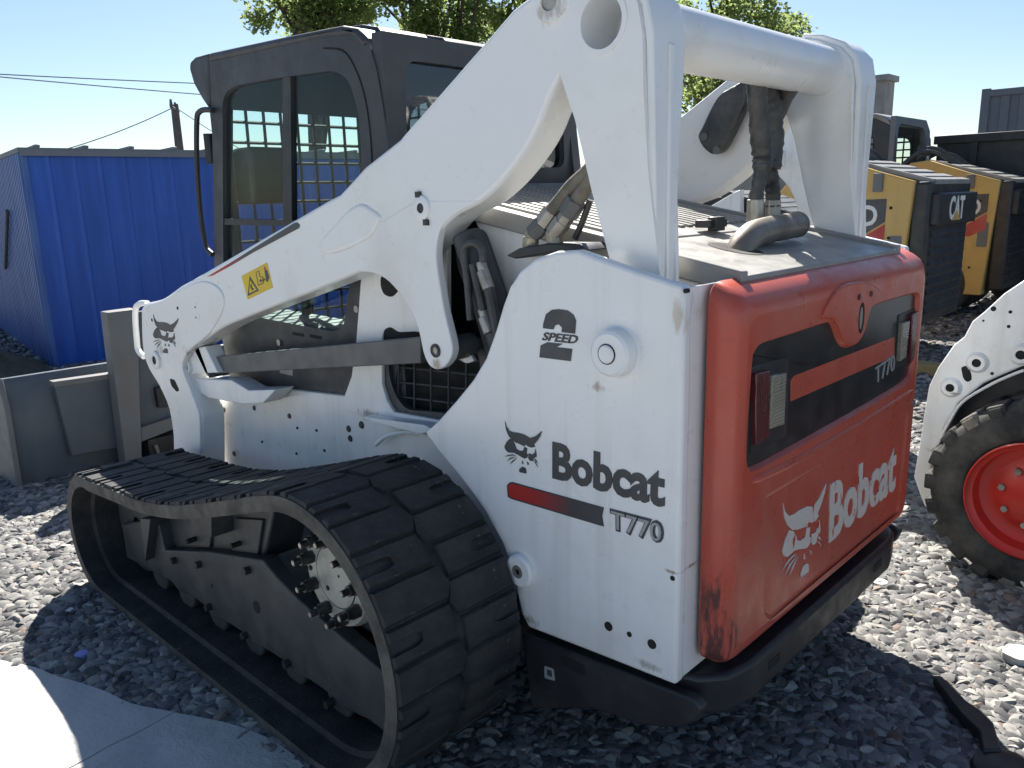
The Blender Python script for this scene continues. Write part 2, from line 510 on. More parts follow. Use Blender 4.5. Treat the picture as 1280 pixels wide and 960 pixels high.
def spline(pts, n=6, closed=False):
    """Catmull-Rom through the points"""
    P = [Vector(p) for p in pts]
    out = []
    N = len(P)
    rng = range(N) if closed else range(N - 1)
    for i in rng:
        p1, p2 = P[i], P[(i + 1) % N]
        p0 = P[(i - 1) % N] if (closed or i > 0) else p1
        p3 = P[(i + 2) % N] if (closed or i + 2 < N) else p2
        for k in range(n):
            t = k / n
            out.append(0.5 * ((2 * p1) + (p2 - p0) * t + (2 * p0 - 5 * p1 + 4 * p2 - p3) * t * t + (3 * p1 - p0 - 3 * p2 + p3) * t ** 3))
    if not closed: out.append(P[-1])
    return [tuple(p) for p in out]

def rounded(pts, r, n=5):
    """polygon with its corners rounded to radius r"""
    out = []
    N = len(pts)
    for i in range(N):
        p = Vector(pts[i]); a = Vector(pts[i - 1]) - p; b_ = Vector(pts[(i + 1) % N]) - p
        rr = min(r, a.length * 0.45, b_.length * 0.45)
        pa = p + a.normalized() * rr; pb = p + b_.normalized() * rr
        for k in range(n + 1):
            t = k / n
            out.append(tuple(pa * (1 - t) ** 2 + p * 2 * t * (1 - t) + pb * t * t))
    return out

def circle2(c, r, n=24, ry=None):
    ry = r if ry is None else ry
    return [(c[0] + r * math.cos(2 * math.pi * i / n), c[1] + ry * math.sin(2 * math.pi * i / n)) for i in range(n)]

FONT = None
def text_mesh(body, offset=0.0, shear=0.0):
    cu = bpy.data.curves.new('lettering', 'FONT')
    cu.body = body; cu.size = 1; cu.offset = offset; cu.shear = shear; cu.extrude = 0.004; cu.resolution_u = 3
    o = bpy.data.objects.new('lettering_source', cu)
    COL.objects.link(o)
    dg = bpy.context.evaluated_depsgraph_get()
    me = bpy.data.meshes.new_from_object(o.evaluated_get(dg))
    bpy.data.objects.remove(o)
    return me

def lettering(body, quad, normal_axis, mat, parent, offset=0.0, shear=0.0, thick=0.002, name='lettering'):
    """text fitted to a flat quad given as bottom-left, bottom-right, top-left corners in 3D"""
    me = text_mesh(body, offset, shear)
    xs = [v.co.x for v in me.vertices]; ys = [v.co.y for v in me.vertices]; zs = [v.co.z for v in me.vertices]
    x0, x1, y0, y1, z1 = min(xs), max(xs), min(ys), max(ys), max(zs)
    bl, br, tl = (Vector(q) for q in quad)
    nrm = (br - bl).cross(tl - bl).normalized()
    for v in me.vertices:
        a = (v.co.x - x0) / (x1 - x0); b_ = (v.co.y - y0) / (y1 - y0)
        v.co = bl + (br - bl) * a + (tl - bl) * b_ + nrm * (v.co.z / z1 * thick)
    me.materials.clear()
    return link(name, me, mat, parent)

def emblem(frame, mat, parent, thick=0.002):
    """cat-head emblem; frame = (origin, x vector, y vector) of the unit square"""
    E = [[(157,130),(165,160),(185,190),(212,200),(235,203),(275,215),(312,238),(345,228),(382,200),(372,232),(350,262),(335,278),(343,290),(325,296),(305,290),(285,275),(278,287),(250,272),(225,262),(200,245),(178,215),(163,180)],
         [(187,238),(205,252),(218,270),(228,300),(245,312),(270,315),(278,290),(295,300),(290,330),(300,338),(295,355),(280,362),(262,352),(240,338),(215,325),(178,322),(160,305),(153,285),(168,255)],
         [(305,330),(325,338),(342,325),(345,305),(350,330),(352,350),(335,362),(330,378),(312,374),(303,358)],
         [(262,412),(245,430),(250,445),(290,453),(288,425),(278,415)],
         [(152,350),(175,338),(205,335),(225,343),(205,341),(178,344)],
         [(168,375),(190,355),(228,350),(195,362)], [(190,395),(205,372),(232,357),(212,377)],
         [(335,375),(358,408),(361,412),(343,380)], [(338,366),(360,390),(347,366)],
         [(266,372),(272,395),(263,390)], [(294,380),(308,395),(299,402)]]
    o0, ex, ey = (Vector(q) for q in frame)
    nrm = ex.cross(ey).normalized() * thick
    mb = MB()
    for poly in E:
        pts = [((x - 150) / 235, 1 - (y - 128) / 328 - ((x - 150) / 235 - 0.5) * -0.18) for x, y in poly]
        base = [o0 + ex * a + ey * b_ for a, b_ in pts]
        n = len(base)
        vs_ = base + [p + nrm for p in base]
        fs = [tuple(range(n)), tuple(range(n, 2 * n))[::-1]] + [(i, (i + 1) % n, n + (i + 1) % n, n + i) for i in range(n)]
        mb.add(vs_, fs)
    return mb.build('emblem', mat, parent, smooth=0)

def y3(pts, y): return [(p[0], y, p[1]) for p in pts]
def x3(pts, x): return [(x, p[0], p[1]) for p in pts]

# ------------------------------------------------------------------ ground
gm = MB()
NG = 40
ext = [-400, -120, -40, -14, -6] + [-6 + 22 * i / 22 for i in range(1, 23)] + [24, 40, 70, 150, 400, 900]
gx = ext; gy = [-900, -400, -150, -60, -30] + [-20 + i for i in range(0, 27)] + [12, 40, 150, 600]
for yy in gy:
    for xx in gx:
        gm.v.append((xx, yy, 0.0))
for j in range(len(gy) - 1):
    for i in range(len(gx) - 1):
        a = j * len(gx) + i
        gm.f.append((a, a + 1, a + 1 + len(gx), a + len(gx)))
tag(gm.build('ground', 'ground', smooth=0), kind='structure')

# ------------------------------------------------------------------ gravel: loose stones on the ground (one uncountable mass)
def stone_mesh(seed):
    rnd = random.Random(seed)
    bm = bmesh.new()
    bmesh.ops.create_icosphere(bm, subdivisions=2, radius=1.0)
    sx, sy, sz = 1.0, rnd.uniform(0.55, 0.9), rnd.uniform(0.38, 0.65)
    cuts = [(Vector((rnd.gauss(0, 1), rnd.gauss(0, 1), rnd.gauss(0, 1))).normalized(), rnd.uniform(0.45, 0.8)) for _ in range(8)]
    for v in bm.verts:
        for n, d in cuts:
            e = v.co.dot(n) - d
            if e > 0: v.co -= n * e * 0.92
        v.co *= rnd.uniform(0.94, 1.06)
        v.co.x *= sx; v.co.y *= sy; v.co.z *= sz
    me = bpy.data.meshes.new('gravel_stone')
    bm.to_mesh(me); bm.free()
    me.materials.append(MAT['stone'])
    me.polygons.foreach_set('use_smooth', [True] * len(me.polygons))
    me.set_sharp_from_angle(angle=R(28))
    return me
stone_col = bpy.data.collections.new('stone_shapes')
for i in range(10):
    stone_col.objects.link(bpy.data.objects.new('stone_shape', stone_mesh(100 + i)))
rg_ = random.Random(3)
pv = []; prad = []
cx, cy = -0.8, 2.14
fx, fy = 0.672631, -0.704938
fl_ = math.hypot(fx, fy); fx /= fl_; fy /= fl_
def in_view(x, y, margin=0.25):
    dx, dy = x - cx, y - cy
    d = dx * fx + dy * fy
    l = abs(dx * -fy + dy * fx)
    return d > 0.5 and l < d * 0.68 + margin + 0.9
SLAB_POLY = [(2.673,1.755),(2.457,1.653),(2.259,1.555),(2.134,1.498),(1.974,1.453),(1.819,1.395),(1.656,1.355),(1.499,1.283),(1.380,1.225),(1.210,1.161),(1.073,1.143),(0.964,1.149),(0.802,1.167),(0.574,1.303),(0.605,1.715),(1.440,2.085),(1.996,2.229)]
def inside(x, y, poly):
    c = False
    for i in range(len(poly)):
        x1, y1 = poly[i]; x2, y2 = poly[i - 1]
        if (y1 > y) != (y2 > y) and x < (x2 - x1) * (y - y1) / (y2 - y1) + x1: c = not c
    return c
bands = [(0.9, 3.2, 5200, 0.0175), (3.2, 5.5, 3100, 0.0205), (5.5, 9.5, 900, 0.031), (9.5, 16, 150, 0.055)]
for d0, d1, dens, rad in bands:
    area = math.radians(110) / 2 * (d1 * d1 - d0 * d0)
    for _ in range(int(area * dens)):
        d = math.sqrt(rg_.uniform(d0 * d0, d1 * d1)); a = rg_.uniform(-R(55), R(55)) + math.atan2(fy, fx)
        x, y = cx + d * math.cos(a), cy + d * math.sin(a)
        if not in_view(x, y): continue
        if x < 0.63 and y > 1.29: continue
        if d < 5 and y > 1.2 and inside(x, y, SLAB_POLY):
            continue
        if 0.95 < x < 2.4 and -0.45 < y < 0.6: continue
        pv.append((x, y, rg_.uniform(-0.25, 0.35) * rad)); prad.append(rad * (rg_.uniform(0.22, 0.45) if rg_.random() < 0.38 else rg_.uniform(0.5, 1.0)) * (1.6 if rg_.random() < 0.03 else 1))
gme = bpy.data.meshes.new('gravel')
gme.from_pydata(pv, [], [])
at_ = gme.attributes.new('radius', 'FLOAT', 'POINT')
at_.data.foreach_set('value', prad)
gravel = bpy.data.objects.new('gravel', gme)
COL.objects.link(gravel)
tag(gravel, 'loose grey crushed stone covering the yard', 'gravel', kind='stuff')
gme.materials.append(MAT['stone'])
ng = bpy.data.node_groups.new('scatter_stones', 'GeometryNodeTree')
ng.interface.new_socket('Geometry', in_out='INPUT', socket_type='NodeSocketGeometry')
ng.interface.new_socket('Geometry', in_out='OUTPUT', socket_type='NodeSocketGeometry')
gi = ng.nodes.new('NodeGroupInput'); go = ng.nodes.new('NodeGroupOutput')
m2p = ng.nodes.new('GeometryNodeMeshToPoints')
iop = ng.nodes.new('GeometryNodeInstanceOnPoints')
ci = ng.nodes.new('GeometryNodeCollectionInfo')
ci.inputs['Collection'].default_value = stone_col
ci.inputs['Separate Children'].default_value = True
ci.inputs['Reset Children'].default_value = True
rv = ng.nodes.new('FunctionNodeRandomValue'); rv.data_type = 'FLOAT_VECTOR'
rv.inputs[0].default_value = (-0.5, -0.5, 0); rv.inputs[1].default_value = (0.5, 0.5, 6.283)
na = ng.nodes.new('GeometryNodeInputNamedAttribute'); na.data_type = 'FLOAT'; na.inputs[0].default_value = 'radius'
L_ = ng.links.new
L_(gi.outputs[0], m2p.inputs[0]); L_(m2p.outputs[0], iop.inputs['Points'])
L_(ci.outputs[0], iop.inputs['Instance']); iop.inputs['Pick Instance'].default_value = True
L_(rv.outputs[0], iop.inputs['Rotation']); L_(na.outputs[0], iop.inputs['Scale'])
L_(iop.outputs[0], go.inputs[0])
gmod = gravel.modifiers.new('scatter', 'NODES'); gmod.node_group = ng
print('stones', len(pv))

# ------------------------------------------------------------------ pale sheet slabs at the corner of the gravel
pav = bpy.data.objects.new('pavement', None); COL.objects.link(pav); pav.location = (1.5, 1.9, 0); pav['kind'] = 'structure'
edge = spline([(2.661,1.756),(2.447,1.655),(2.249,1.557),(2.124,1.500),(1.965,1.456),(1.810,1.398),(1.648,1.358),(1.492,1.285)], 5)
edge2 = spline([(1.488,1.285),(1.373,1.228),(1.204,1.164),(1.066,1.146),(0.959,1.152),(0.796,1.170)], 5)
jo = [(1.477,1.612),(1.453,2.098)]
s1 = edge + [(1.477,1.612),(1.463,1.801),(1.453,2.098),(1.987,2.229),(2.577,2.075)]
s2 = edge2 + [(0.569,1.305),(0.600,1.717),(1.433,2.086),(1.454,1.786),(1.472,1.607)]
for pl_ in (s1, s2):
    bm = bmesh.new()
    vs_ = [bm.verts.new((p[0], p[1], 0.030)) for p in pl_]
    f = bm.faces.new(vs_)
    if f.normal.z < 0: f.normal_flip()
    bmesh.ops.triangulate(bm, faces=[f])
    for _ in range(4):
        bmesh.ops.subdivide_edges(bm, edges=[e for e in bm.edges if e.calc_length() > 0.05], cuts=1, use_grid_fill=True)
        bmesh.ops.triangulate(bm, faces=[f for f in bm.faces if len(f.verts) > 3])
    from mathutils import noise as mn
    for v in bm.verts:
        p = Vector((v.co.x * 2.3, v.co.y * 3.1, 0))
        v.co.z += 0.012 * mn.noise(p) + 0.006 * mn.noise(p * 3.1)
    ex_ = bmesh.ops.extrude_face_region(bm, geom=bm.faces[:])
    for v in [g for g in ex_['geom'] if isinstance(g, bmesh.types.BMVert)]: v.co.z -= 0.03
    bmesh.ops.recalc_face_normals(bm, faces=bm.faces)
    me = bpy.data.meshes.new('slab'); bm.to_mesh(me); bm.free()
    me.polygons.foreach_set('use_smooth', [True] * len(me.polygons)); me.set_sharp_from_angle(angle=R(40))
    link('slab', me, 'slab', pav)

# same paving carried on unseen behind the camera, added to bounce sunlight onto panels
def far_slab(x0, x1, y0, y1):
    MB().box(x0, x1, y0, y1, 0.0, 0.024).build('slab', 'slab', pav)
for i in range(4):
    for j in range(4):
        far_slab(0.62 - 2.2 * (i + 1) + 0.006, 0.62 - 2.2 * i, 1.30 + 2.2 * j, 1.30 + 2.2 * (j + 1) - 0.006)
for i in range(3):
    for j in range(4):
        far_slab(0.63 + 2.2 * i, 0.624 + 2.2 * (i + 1), 2.05 + 2.0 * j, 2.05 + 2.0 * (j + 1) - 0.006)

# ------------------------------------------------------------------ the white track loader
LD = thing('track_loader', (1.3, 0, 0), 'white compact track loader with red rear door, dark cab and black rubber tracks', 'track loader')
YP, YA, YC, YB = 0.69, 0.64, 0.48, 0.50      # outer panel, lift arm, cab side, body side

# ---- rear side panels (left traced, right mirrored)
pan = [(0.942,0.891),(0.883,0.935),(0.798,1.012),(0.731,1.077),(0.679,1.142),(0.641,1.216),(0.613,1.280),(0.586,1.332),(0.552,1.373),(0.499,1.407),(0.431,1.426),(0.367,1.430),(0.217,1.392),(0.087,1.363),(0.085,1.157),(0.084,0.793),(0.084,0.439),(0.304,0.428),(0.547,0.414),(0.573,0.445),(0.599,0.545),(0.638,0.632),(0.703,0.708),(0.795,0.785),(0.882,0.843)]
for s in (1, -1):
    p = MB().prism(pan, 'y', s * YP, s * (YP - 0.035)).build('side_panel', 'white', LD, 0.010, seg=3)
    # return flange along the rear edge and pocket floor
    MB().prism([(0.086, 0.445), (0.102, 0.445), (0.104, 1.355), (0.089, 1.36)], 'y', s * (YP - 0.030), s * 0.50).build('rear_flange', 'white', LD, 0.004)
    MB().box(0.098, 0.62, min(s * 0.505, s * (YP - 0.03)), max(s * 0.505, s * (YP - 0.03)), 1.24, 1.26).build('pocket_floor', 'hood', LD)
    if s == 1: left_panel = p
# dark holes and pins on the left panel
for (x, z), r in zip([(0.277,0.520),(0.215,0.522),(0.151,0.521),(0.099,0.706),(0.083,1.354)], (0.012, 0.007, 0.012, 0.006, 0.005)):
    MB().cyl((x, YP - 0.01, z), (x, YP + 0.0015, z), r, seg=16).build('bolt_hole', 'hole', left_panel)
(px, pz), = [(0.254,1.207)]
q = MB().lathe((px, YP - 0.01, pz), (0, 1, 0), [(0.0, 0.045), (0.045, 0.045), (0.052, 0.040), (0.056, 0.012), (0.066, 0.008), (0.070, 0.0)]).build('pivot_boss', 'white', left_panel)
MB().ring((px + 0.004, YP + 0.030, pz), (px + 0.004, YP + 0.037, pz), 0.0235, 0.021).build('pin_gap', 'hole', left_panel)
MB().lathe((px + 0.004, YP, pz), (0, 1, 0), [(0.0, 0.041), (0.018, 0.041), (0.021, 0.038), (0.021, 0.02)], 28).build('pin', 'white', left_panel)
(px, pz), = [(0.563,0.581)]
MB().lathe((px, YP - 0.01, pz), (0, 1, 0), [(0.015, 0.026), (0.016, 0.029), (0.040, 0.029), (0.045, 0.024), (0.047, 0.0)], 36).build('pivot_boss', 'white', left_panel)
MB().lathe((px, YP - 0.01, pz), (0, 1, 0), [(0.008, 0.027), (0.009, 0.031), (0.018, 0.031), (0.0185, 0.02)], 28).build('pin', 'steel', left_panel)
MB().cyl((px, YP, pz), (px, YP + 0.019, pz), 0.008, seg=14).build('bolt_hole', 'hole', left_panel)
# print on the left panel
yd = YP + 0.0005
q = [(0.619,0.851),(0.486,0.854),(0.614,0.997)]
emblem([(q[0][0], yd, q[0][1]), Vector((q[1][0] - q[0][0], 0, q[1][1] - q[0][1])), Vector((q[2][0] - q[0][0], 0, q[2][1] - q[0][1]))], 'decal', left_panel)
lettering('Bobcat', y3([(0.451,0.863),(0.123,0.868),(0.449,0.960)], yd), 'y', 'decal', left_panel, 0.036)
st = [(0.611,0.807),(0.601,0.818),(0.590,0.822),(0.291,0.827),(0.296,0.804),(0.291,0.778),(0.594,0.773),(0.609,0.776)]
MB().prism(st, 'y', yd, yd + 0.001).build('stripe_border', 'decal', left_panel, smooth=0)
st2 = [(0.605,0.807),(0.599,0.814),(0.587,0.818),(0.294,0.824),(0.299,0.803),(0.294,0.783),(0.591,0.778),(0.603,0.781)]
sg = gradient_decal('stripe_print', st2[0][0], st2[3][0])
sg_o = MB().prism(st2, 'y', yd + 0.0005, yd + 0.002).build('stripe', sg, left_panel, smooth=0)
tq = y3([(0.272,0.775),(0.123,0.780),(0.273,0.830)], yd)
lettering('T770', tq, 'y', 'decal', left_panel, 0.045)
tq = y3([(0.268,0.782),(0.129,0.785),(0.268,0.826)], yd + 0.0018)
lettering('T770', tq, 'y', 'decal_light', left_panel, 0.0)
up2 = [(0.474,1.241),(0.473,1.252),(0.464,1.276),(0.445,1.288),(0.424,1.291),(0.397,1.290),(0.379,1.281),(0.372,1.268),(0.375,1.237),(0.416,1.237),(0.414,1.248),(0.424,1.255),(0.436,1.251),(0.441,1.241)]
lo2 = [(0.483,1.198),(0.461,1.208),(0.413,1.209),(0.433,1.199),(0.384,1.200),(0.389,1.170),(0.487,1.168)]
MB().prism(up2, 'y', yd, yd + 0.0015).prism(lo2, 'y', yd, yd + 0.0015).build('numeral_two', 'decal', left_panel, smooth=0)
lettering('SPEED', y3([(0.478,1.211),(0.369,1.213),(0.474,1.232)], yd), 'y', 'decal', left_panel, 0.02, 0.18)

# ---- bumper frame under the rear
bs = [(0.590,0.377),(0.100,0.408),(0.044,0.412),(0.025,0.396),(0.038,0.358),(0.076,0.323),(0.133,0.296),(0.202,0.271),(0.275,0.264),(0.353,0.245),(0.463,0.194),(0.557,0.151)]
for s in (1, -1):
    p = MB().prism(bs, 'y', s * 0.672, s * 0.640).build('bumper_side', 'black', LD, 0.006)
    if s == 1:
        sl = rounded([(0.447,0.366),(0.366,0.367),(0.364,0.340),(0.382,0.332),(0.445,0.339)], 0.012)
        MB().prism(sl, 'y', 0.665, 0.6735).build('slot', 'hole', p)
        MB().prism(rounded([(0.505,0.309),(0.473,0.313),(0.468,0.279),(0.505,0.272)], 0.004), 'y', 0.668, 0.6738).build('sticker', 'decal_light', p)
        MB().prism(rounded([(0.496,0.303),(0.479,0.306),(0.476,0.287),(0.494,0.285)], 0.004), 'y', 0.672, 0.6745).build('sticker_print', 'decal', p)
plan = [(0.60, 0.640), (0.16, 0.640), (0.07, 0.615), (0.02, 0.56), (0.0, 0.47), (0.0, -0.47), (0.02, -0.56), (0.07, -0.615), (0.16, -0.640), (0.60, -0.640)]
bp = MB().prism(plan, 'z', 0.325, 0.432).build('bumper_beam', 'black', LD, 0.014, seg=3)
MB().box(0.10, 0.2, -0.25, -0.2, 0.425, 0.43).build('slot', 'hole', bp)
for yy in (0.36, -0.36):
    MB().box(-0.0015, 0.01, yy - 0.03, yy + 0.03, 0.37, 0.395).build('slot', 'hole', bp)
MB().box(0.05, 2.6, -0.5, 0.5, 0.28, 0.36).build('belly_plate', 'black', LD)

# ---- body tub and side walls
wall = [(2.66, 0.40), (2.66, 0.690), (2.36, 0.800), (1.56, 0.868), (1.20, 0.80), (0.12, 0.80), (0.12, 0.36), (2.5, 0.36)]
for s in (1, -1):
    w_ = MB().prism(wall, 'y', s * YB, s * (YB - 0.03)).build('body_side', 'white', LD, 0.004)
    MB().prism([(0.991,1.520),(0.910,1.506),(0.868,1.434),(0.787,1.229),(0.740,1.123),(0.587,1.073)] + [(0.12, 0.95), (0.12, 1.372), (1.20, 1.576)], 'y', s * (YB - 0.004), s * (YB - 0.03)).build('engine_side', 'white', LD, 0.004)
    MB().prism([(0.12, 0.78), (1.18, 0.78), (1.30, 1.10), (1.22, 1.55), (0.12, 1.36)], 'y', s * (YB - 0.10), s * (YB - 0.13)).build('engine_bulkhead', 'black', LD)
    if s == 1:
        left_wall = w_
        for (x, z), r in zip([(2.550,0.658),(2.275,0.710),(1.998,0.722),(1.595,0.742),(1.589,0.706),(1.514,0.771),(1.946,0.682),(1.809,0.697),(2.235,0.569),(2.646,0.459),(2.497,0.463),(1.969,0.571),(1.765,0.625)], (8, 8, 8, 9, 9, 10, 4, 4, 4, 11, 9, 4, 4)):
            MB().lathe((x, YB - 0.004, z), (0, 1, 0), [(0.0, 0.009), (r * 0.0011, 0.009), (r * 0.0014, 0.006), (r * 0.0015, 0.0)], 12).build('bolt', 'bolt', left_wall)
MB().box(0.15, 2.6, -0.46, 0.46, 0.36, 0.80).build('tub', 'black', LD)
MB().box(2.56, 2.66, -0.47, 0.47, 0.36, 0.72).build('front_wall', 'white', LD, 0.005)
# cab post plate (white) with cut-outs, behind the arm
post = [(1.413,1.426),(1.008,1.432),(1.029,1.092),(1.344,1.124),(1.357,1.082),(1.370,0.942),(1.349,0.889),(1.314,0.853),(1.043,0.866),(1.046,0.819),(1.206,0.789),(1.599,0.815),(1.604,0.856),(1.544,0.947),(1.501,1.081),(1.448,1.305)]
pl = MB().prism(post, 'y', 0.508, 0.490).build('post_plate', 'white', LD, 0.003)
MB().prism(rounded([(1.338,1.313),(1.239,1.318),(1.243,1.272),(1.286,1.243),(1.328,1.251),(1.342,1.277)], 0.02), 'y', 0.50, 0.5095).build('cut_out', 'hole', pl)
MB().prism(rounded([(1.344,1.084),(1.339,1.133),(1.304,1.147),(1.264,1.132),(1.174,1.143),(1.078,1.137),(1.080,1.112)], 0.015), 'y', 0.50, 0.5095).build('cut_out', 'hole', pl)
MB().prism([(1.423,0.830),(1.098,0.858),(1.041,0.849),(1.120,0.824),(1.415,0.820)], 'y', 0.50, 0.56).build('step_ledge', 'white', LD, 0.002)
arch = spline(y3([(1.395,0.727),(1.338,0.767),(1.258,0.796),(1.174,0.811),(1.096,0.807)], 0.53), 5)
MB().tube(arch, 0.008, 8).build('arch_bead', 'white', LD)

# lower engine screen with wire grid
scr = rounded([(1.366,1.121),(0.862,1.145),(0.875,0.874),(1.297,0.840),(1.354,0.887),(1.381,0.967)], 0.05)
MB().prism([scr, rounded([(1.334,1.089),(0.897,1.114),(0.908,0.906),(1.261,0.868),(1.317,0.909),(1.345,0.978)], 0.05)], 'y', 0.496, 0.47).build('screen_frame', 'dark', LD)
MB().prism(scr, 'y', 0.44, 0.43).build('screen_backing', 'hole', LD)
vs5 = [(1.301,1.106),(1.323,0.855),(1.218,1.109),(1.238,0.857),(1.135,1.115),(1.153,0.864),(1.051,1.121),(1.067,0.873),(0.971,1.124),(0.985,0.882)]
for i in range(0, 10, 2):
    MB().tube(y3(vs5[i:i + 2], 0.48), 0.0035, 6).build('screen_wire', 'dark', LD)
hs5 = [(1.357,1.048),(0.901,1.073),(1.362,1.001),(0.903,1.028),(1.367,0.947),(0.905,0.981),(1.354,0.898),(0.908,0.930)]
for i in range(0, 8, 2):
    MB().tube(y3(hs5[i:i + 2], 0.476), 0.0035, 6).build('screen_wire', 'dark', LD)

# ---- hood
HS = 0.19
def hz(x): return 1.357 + HS * x
def hood_box(x0, x1, y0, y1, dz0, dz1):
    mb = MB()
    vs_ = []
    for dz in (dz0, dz1):
        for y in (y0, y1):
            for x in (x0, x1):
                vs_.append((x, y, hz(x) + dz))
    return mb.add(vs_, [(0, 2, 3, 1), (4, 5, 7, 6), (0, 1, 5, 4), (2, 6, 7, 3), (0, 4, 6, 2), (1, 3, 7, 5)])
rh = hood_box(0.055, 0.40, -0.475, 0.475, -0.03, 0.0).build('rear_cover', 'hood', LD, 0.004)
fh = hood_box(0.406, 1.28, -0.475, 0.475, -0.03, 0.002).build('engine_hood', 'hood', LD, 0.004)
hood_box(0.40, 0.406, -0.47, 0.47, -0.03, -0.012).build('hood_seam', 'hole', LD)
for s in (1, -1):
    hood_box(0.055, 1.28, min(s * 0.475, s * 0.505), max(s * 0.475, s * 0.505), -0.04, 0.012).build('hood_rail', 'hood', LD, 0.004)
hood_box(0.50, 1.16, -0.40, 0.40, 0.002, 0.003).build('louver_bed', 'hole', fh)
for i in range(19):
    y = -0.396 + 0.792 * i / 18
    hood_box(0.49, 1.17, y - 0.0115, y + 0.0115, 0.001, 0.009).build('slat', 'hood', fh)
# hood hinge bracket
q = [(0.445,0.055,1.452),(0.436,-0.098,1.450),(0.350,0.165,1.433)]
MB().box(q[0][0] - 0.05, q[0][0], q[0][1] - 0.10, q[0][1], q[0][2], q[0][2] + 0.022).box(q[0][0] - 0.06, q[0][0] - 0.03, q[0][1] - 0.07, q[0][1] - 0.02, q[0][2] - 0.01, q[0][2] + 0.03).build('hinge_bracket', 'black', fh, 0.003)

# ---- exhaust
ep = spline([(0.25, 0.185, 1.33), (0.25, 0.16, 1.385), (0.25, 0.11, 1.425), (0.25, 0.03, 1.442), (0.25, -0.19, 1.452)], 8)
e_ = MB().tube(ep, 0.037, 20, caps=False)
e_.ring((0.25, -0.186, 1.452), (0.25, -0.196, 1.4525), 0.038, 0.033, 20)
ex_o = e_.build('exhaust_pipe', 'exhaust', LD)
MB().cyl((0.25, -0.185, 1.452), (0.25, -0.183, 1.452), 0.034, seg=20).build('pipe_bore', 'hole', ex_o)
mb = MB()
mb.add([(0.25 + 0.075 * math.cos(a), 0.175 + 0.062 * math.sin(a), hz(0.25 + 0.075 * math.cos(a)) + 0.0015) for a in [2 * math.pi * i / 24 for i in range(24)]], [tuple(range(24))])
mb.build('exhaust_hole', 'hole', rh)

# ---- red rear door
TZ0, TZ1, TY = 0.468, 1.335, 0.613
def rr(ins, x, top=0.0, rad=0.05):
    return [(x, a, b_) for a, b_ in rounded([(TY - ins, TZ0 + ins), (TY - ins, TZ1 - ins + top), (-TY + ins, TZ1 - ins + top), (-TY + ins, TZ0 + ins)], rad, 6)]
loops = [rr(0.006, 0.078, 0.034), rr(0.0, 0.072, 0.030), rr(0.0, 0.040, 0.014), rr(0.004, 0.022, 0.006), rr(0.014, 0.009), rr(0.028, 0.002), rr(0.045, 0.0)]
tb = MB()
nl = len(loops[0])
for l in loops: tb.v += l
for k in range(len(loops) - 1):
    for i in range(nl):
        j = (i + 1) % nl
        tb.f.append((k * nl + i, k * nl + j, (k + 1) * nl + j, (k + 1) * nl + i))
win = spline([(0.559,1.000),(0.550,1.187),(0.541,1.212),(0.520,1.225),(0.476,1.228),(0.317,1.229),(0.142,1.230),(0.110,1.222),(0.087,1.200),(0.068,1.179),(0.032,1.154),(-0.013,1.144),(-0.051,1.149),(-0.086,1.173),(-0.112,1.216),(-0.132,1.233),(-0.179,1.239),(-0.463,1.239),(-0.524,1.231),(-0.545,1.211),(-0.545,1.095),(-0.543,0.988),(-0.506,0.958),(-0.407,0.948),(-0.022,0.939),(0.324,0.934),(0.505,0.934),(0.544,0.948)], 3, True)
low = rounded([(0.470,0.858),(-0.539,0.857),(-0.526,0.512),(-0.456,0.492),(0.385,0.505),(0.431,0.539)], 0.03, 6)
cap = [[(p[1], p[2]) for p in loops[-1]], win, low]
# face with two recesses
flat = [p for l in cap for p in l]
tri = tessellate_polygon([[Vector((p[0], p[1], 0)) for p in l] for l in cap])
tb.add([(0.0, p[0], p[1]) for p in flat], tri)
def recess(mb, outer, depth, ins):
    n = len(outer)
    c = Vector((sum(p[0] for p in outer) / n, sum(p[1] for p in outer) / n))
    inner = []
    for i in range(n):
        t = (Vector(outer[(i + 1) % n]) - Vector(outer[i - 1])).normalized()
        nn = Vector((-t.y, t.x))
        inner.append(nn)
    area = sum(outer[i][0] * outer[(i + 1) % n][1] - outer[(i + 1) % n][0] * outer[i][1] for i in range(n))
    sg_ = 1 if area > 0 else -1
    inn = [(outer[i][0] + inner[i].x * ins * sg_, outer[i][1] + inner[i].y * ins * sg_) for i in range(n)]
    mb.add([(0.0, p[0], p[1]) for p in outer] + [(depth, p[0], p[1]) for p in inn], [(i, (i + 1) % n, n + (i + 1) % n, n + i) for i in range(n)])
    return inn
wi = recess(tb, win, 0.013, 0.007)
li = recess(tb, low, 0.006, 0.012)
tb.add([(0.006, p[0], p[1]) for p in li], [tuple(range(len(li)))])
door = tb.build('rear_door', 'red', LD, smooth=50)
MB().prism(wi, 'x', 0.0125, 0.03).build('rear_panel', 'rear_panel', door, smooth=0)
